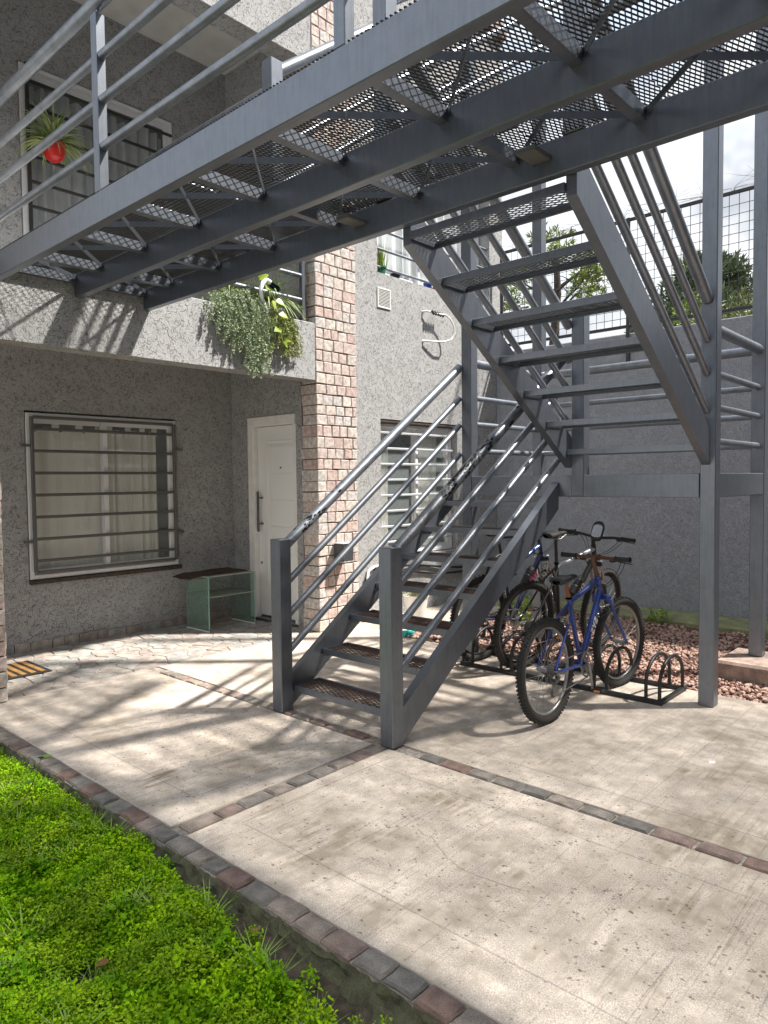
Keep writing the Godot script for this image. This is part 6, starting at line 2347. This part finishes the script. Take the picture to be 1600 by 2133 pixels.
	# weeds at the wall foot and behind the bicycles
	for q in [[Vector3(7.58, 0.0, -2.92), 0.16, "feathery weed sprouting from the boundary wall footing"], [Vector3(6.9, -0.02, -4.25), 0.26, "bright green weed behind the bicycles near the house"], [Vector3(6.6, -0.02, -4.05), 0.18, "small bright weed in the gravel behind the bicycles"], [Vector3(7.35, -0.02, -4.35), 0.22, "leafy weed at the corner of the gravel bed"]]:
		t = thing("weed", q[2], "weed", q[0])
		mb = MB.new()
		mb.use_col = true
		for i in 110:
			var a := r.randf() * TAU
			var d := Vector3(cos(a), r.randf_range(0.1, 1.6), sin(a)).normalized()
			var p: Vector3 = d * q[1] * r.randf_range(0.3, 1.0)
			p.y = absf(p.y)
			mb.col = Color(0.10, 0.24, 0.015).lerp(Color(0.30, 0.44, 0.03), r.randf())
			var e := (d + Vector3(r.randfn(), r.randfn(), r.randfn()) * 0.5).normalized()
			mb.blade([p, p + e * 0.02, p + e * 0.045], [0.002, 0.012, 0.0], e.cross(Vector3.UP).normalized(), 0.2)
			if i % 5 == 0: mb.tube([Vector3.ZERO, p], 0.0016, 4, -1.0, false)
		part(t, "leaves", mb, vc_leaf())
	trees(r)

func dock(called: String, at: Vector3, n: int, ln: float, sd: int, label: String) -> void:
	var r := RandomNumberGenerator.new()
	r.seed = sd
	var t := thing(called, label, "weed", at, 0.0, "broad leaved weeds in the lawn")
	for i in n:
		var mb := MB.new()
		mb.use_col = true
		var a := TAU * i / n + r.randf() * 0.8
		var el := r.randf_range(0.5, 1.0)
		var d := Vector3(cos(a) * cos(el), sin(el), sin(a) * cos(el))
		var p := Vector3.ZERO
		var pts := []
		var ws := []
		var pr := [0.05, 0.08, 0.30, 0.42, 0.40, 0.28, 0.12, 0.0]
		for j in 8:
			pts.append(p)
			ws.append(pr[j] * ln * 0.45)
			d = (d + Vector3.DOWN * 0.22).normalized()
			p += d * ln / 7.0
		mb.col = Color(0.10, 0.24, 0.025).lerp(Color(0.22, 0.36, 0.05), r.randf())
		mb.blade(pts, ws, Vector3(-sin(a), 0, cos(a)), 0.22)
		part(t, "leaf", mb, vc_leaf(0.4, 0.5))

# needle tufts spread through blobs: list of [centre, radius]
func tuft_crown(blobs: Array, per: int, len0: float, c0: Color, c1: Color, sd: int, flat := 1.0) -> MB:
	var mb := MB.new()
	mb.use_col = true
	var r := RandomNumberGenerator.new()
	r.seed = sd
	for b in blobs:
		for i in per:
			var d := Vector3(r.randfn(), r.randfn(), r.randfn()).normalized()
			var rr: float = b[1] * pow(r.randf(), 0.33)
			var p: Vector3 = b[0] + Vector3(d.x, d.y * flat, d.z) * rr
			var base := c0.lerp(c1, clampf(0.5 + r.randfn() * 0.3, 0.0, 1.0))
			for k in 5:
				var e := (d * 0.9 + Vector3(r.randfn(), r.randfn() + 0.4, r.randfn()) * 0.7).normalized()
				var l := len0 * r.randf_range(0.6, 1.2)
				mb.col = base * r.randf_range(0.8, 1.2)
				mb.blade([p, p + e * l * 0.5, p + e * l], [l * 0.05, l * 0.1, 0.0], e.cross(Vector3(r.randfn(), r.randfn(), r.randfn())).normalized(), 0.2)
	return mb

func trees(r: RandomNumberGenerator) -> void:
	var bark := textured(mottle(256, [[0.03, 4, 301, 1.0]], lin(0.075, 0.06, 0.05), 0.8), 1.5, 0.95)
	var lm := vc_leaf(0.6, 0.25)
	# dense dark conifer beyond the wall, right
	var t := thing("monkey_puzzle_tree", "dense domed dark conifer beyond the boundary wall", "tree", Vector3(17.2, -0.16, -5.6))
	var mb := MB.new()
	mb.tube([Vector3(0, 0, 0), Vector3(0.05, 3.0, 0), Vector3(0, 6.5, 0.05)], 0.22, 12, 0.06)
	part(t, "trunk", mb, bark)
	var blobs := []
	for i in 110:
		var h := r.randf()
		var rad := 1.3 * sqrt(clampf(1.0 - pow(h, 2.4), 0.0, 1.0))
		var a := r.randf() * TAU
		var q := rad * sqrt(r.randf_range(0.25, 1.0))
		blobs.append([Vector3(cos(a) * q, 3.4 + h * 3.1, sin(a) * q), r.randf_range(0.3, 0.45)])
	part(t, "crown", tuft_crown(blobs, 85, 0.2, Color(0.075, 0.11, 0.055), Color(0.22, 0.27, 0.14), 81), lm)
	t = thing("monkey_puzzle_tree", "smaller dark conifer leaning left of the domed one", "tree", Vector3(17.6, -0.16, -7.0))
	mb = MB.new()
	mb.tube([Vector3(0, 0, 0), Vector3(0.05, 2.5, 0), Vector3(0, 5.4, 0.05)], 0.18, 12, 0.05)
	part(t, "trunk", mb, bark)
	blobs = []
	for i in 70:
		var h := r.randf()
		var rad := 1.0 * sqrt(clampf(1.0 - h * h, 0.0, 1.0))
		var a := r.randf() * TAU
		var q := rad * sqrt(r.randf_range(0.2, 1.0))
		blobs.append([Vector3(cos(a) * q, 3.2 + h * 2.0, sin(a) * q), r.randf_range(0.3, 0.5)])
	part(t, "crown", tuft_crown(blobs, 85, 0.2, Color(0.07, 0.10, 0.055), Color(0.19, 0.23, 0.12), 82), lm)
	# gnarled tree with bright clumps, left of the stair
	t = thing("umbrella_pine", "gnarled tree with bare limbs and bright green clumps behind the fence", "tree", Vector3(13.6, -0.16, -7.6))
	mb = MB.new()
	var tips := []
	mb.tube([Vector3(0, 0, 0), Vector3(-0.1, 2.0, 0.1), Vector3(0.1, 4.0, 0.0), Vector3(0.0, 5.6, 0.2), Vector3(0.1, 6.6, 0.1)], 0.16, 10, 0.05)
	for i in 17:
		var y := r.randf_range(3.0, 6.4)
		var a := r.randf() * TAU
		var l := r.randf_range(0.7, 1.5)
		var p := Vector3(0.05, y, 0.1)
		var pts := [p]
		var d := Vector3(cos(a), r.randf_range(-0.1, 0.4), sin(a)).normalized()
		for k in 6:
			d = (d + Vector3(r.randfn() * 0.25, r.randf_range(-0.1, 0.25), r.randfn() * 0.25)).normalized()
			p += d * l / 6.0
			pts.append(p)
			if k > 1 and r.randf() < 0.7:
				var q := p + Vector3(r.randfn(), r.randfn() * 0.6, r.randfn()).normalized() * 0.35
				mb.tube([p, (p + q) * 0.5 + Vector3(0, 0.04, 0), q], 0.012, 5, 0.005, false)
		mb.tube(pts, 0.035, 6, 0.012)
		if y > 4.0: tips.append([p, r.randf_range(0.2, 0.34)])
	part(t, "trunk", mb, bark)
	for q in [[Vector3(-0.55, 6.5, 0.2), 0.42], [Vector3(0.3, 6.7, 0.0), 0.45], [Vector3(0.9, 6.0, 0.5), 0.36], [Vector3(-0.9, 5.8, -0.1), 0.4]]: tips.append(q)
	part(t, "crown", tuft_crown(tips, 60, 0.13, Color(0.12, 0.2, 0.03), Color(0.30, 0.36, 0.05), 83, 0.7), vc_leaf(0.5, 0.6))
	# flowering shrubs just behind the wall
	for q in [[Vector3(9.1, 0, -2.5), 91, "pale flowering shrub showing under the fence by the post"], [Vector3(9.3, 0, -3.3), 92, "yellow-green shrub showing under the fence, left of the conifer"], [Vector3(9.2, 0, -1.7), 93, "dry straw-coloured shrub showing under the fence at right"]]:
		t = thing("shrub", q[2], "shrub", q[0] + Vector3(0, -0.16, 0), 0.0, "shrubs behind the boundary wall")
		mb = MB.new()
		for k in 5: mb.tube([Vector3(0, 0, 0), Vector3(r.randfn() * 0.2, 1.6, r.randfn() * 0.2), Vector3(r.randfn() * 0.4, 3.2, r.randfn() * 0.4)], 0.03, 6, 0.01)
		part(t, "stem", mb, bark)
		var bl := []
		for k in 9: bl.append([Vector3(r.randfn() * 0.3, r.randf_range(2.7, 3.62), r.randfn() * 0.35), 0.28])
		var ca := Color(0.12, 0.17, 0.05)
		var cb := Color(0.30, 0.33, 0.16)
		if q[1] == 92: cb = Color(0.4, 0.5, 0.05)
		if q[1] == 93: ca = Color(0.2, 0.19, 0.08); cb = Color(0.4, 0.36, 0.2)
		part(t, "crown", tuft_crown(bl, 70, 0.09, ca, cb, q[1]), lm)
	# very tall broadleaf added out of view at right to half shade the near paving
	t = thing("added_shade_tree", "very tall unseen tree added right of view to thinly shade the near paving", "tree", Vector3(12.0, -0.16, 8.0))
	var top := Vector3(-1.32, 18.16, 0.4)
	mb = MB.new()
	mb.tube([Vector3(0, 0, 0), Vector3(-0.1, 7.0, 0), Vector3(-0.6, 14.0, 0.2), top + Vector3(0, -0.8, 0)], 0.3, 12, 0.06)
	for k in 9:
		var a := TAU * k / 9.0 + r.randf() * 0.3
		mb.tube([Vector3(-0.6, 14.0, 0.2), top + Vector3(cos(a) * 1.2, -1.2, sin(a) * 1.2), top + Vector3(cos(a) * 2.9, r.randfn() * 0.3, sin(a) * 2.9)], 0.035, 6, 0.006)
	part(t, "trunk", mb, bark)
	mb = MB.new()
	mb.use_col = true
	# leaves spread evenly over the dome
	for lobe in [[Vector3.ZERO, 3.5, 0.0375]]:
		var n := int(lobe[1] * 2.0 / lobe[2])
		for ix in n:
			for iz in n:
				var gx: float = -lobe[1] + (ix + r.randf()) * lobe[2]
				var gz: float = -lobe[1] + (iz + r.randf()) * lobe[2]
				var q: float = Vector2(gx, gz).length() / lobe[1]
				if q > 1.0 or r.randf() < smoothstep(0.72, 1.0, q): continue
				var p: Vector3 = top + lobe[0] + Vector3(gx, r.randf_range(-0.9, 0.9), gz)
				var e := Vector3(r.randfn(), r.randfn() * 0.5, r.randfn()).normalized()
				mb.col = Color(0.06, 0.12, 0.02).lerp(Color(0.12, 0.19, 0.03), r.randf())
				mb.blade([p, p + e * 0.036, p + e * 0.072], [0.003, 0.027, 0.0], e.cross(Vector3(r.randfn() * 0.5, 1, r.randfn() * 0.5)).normalized(), 0.2)
	part(t, "crown", mb, lm)
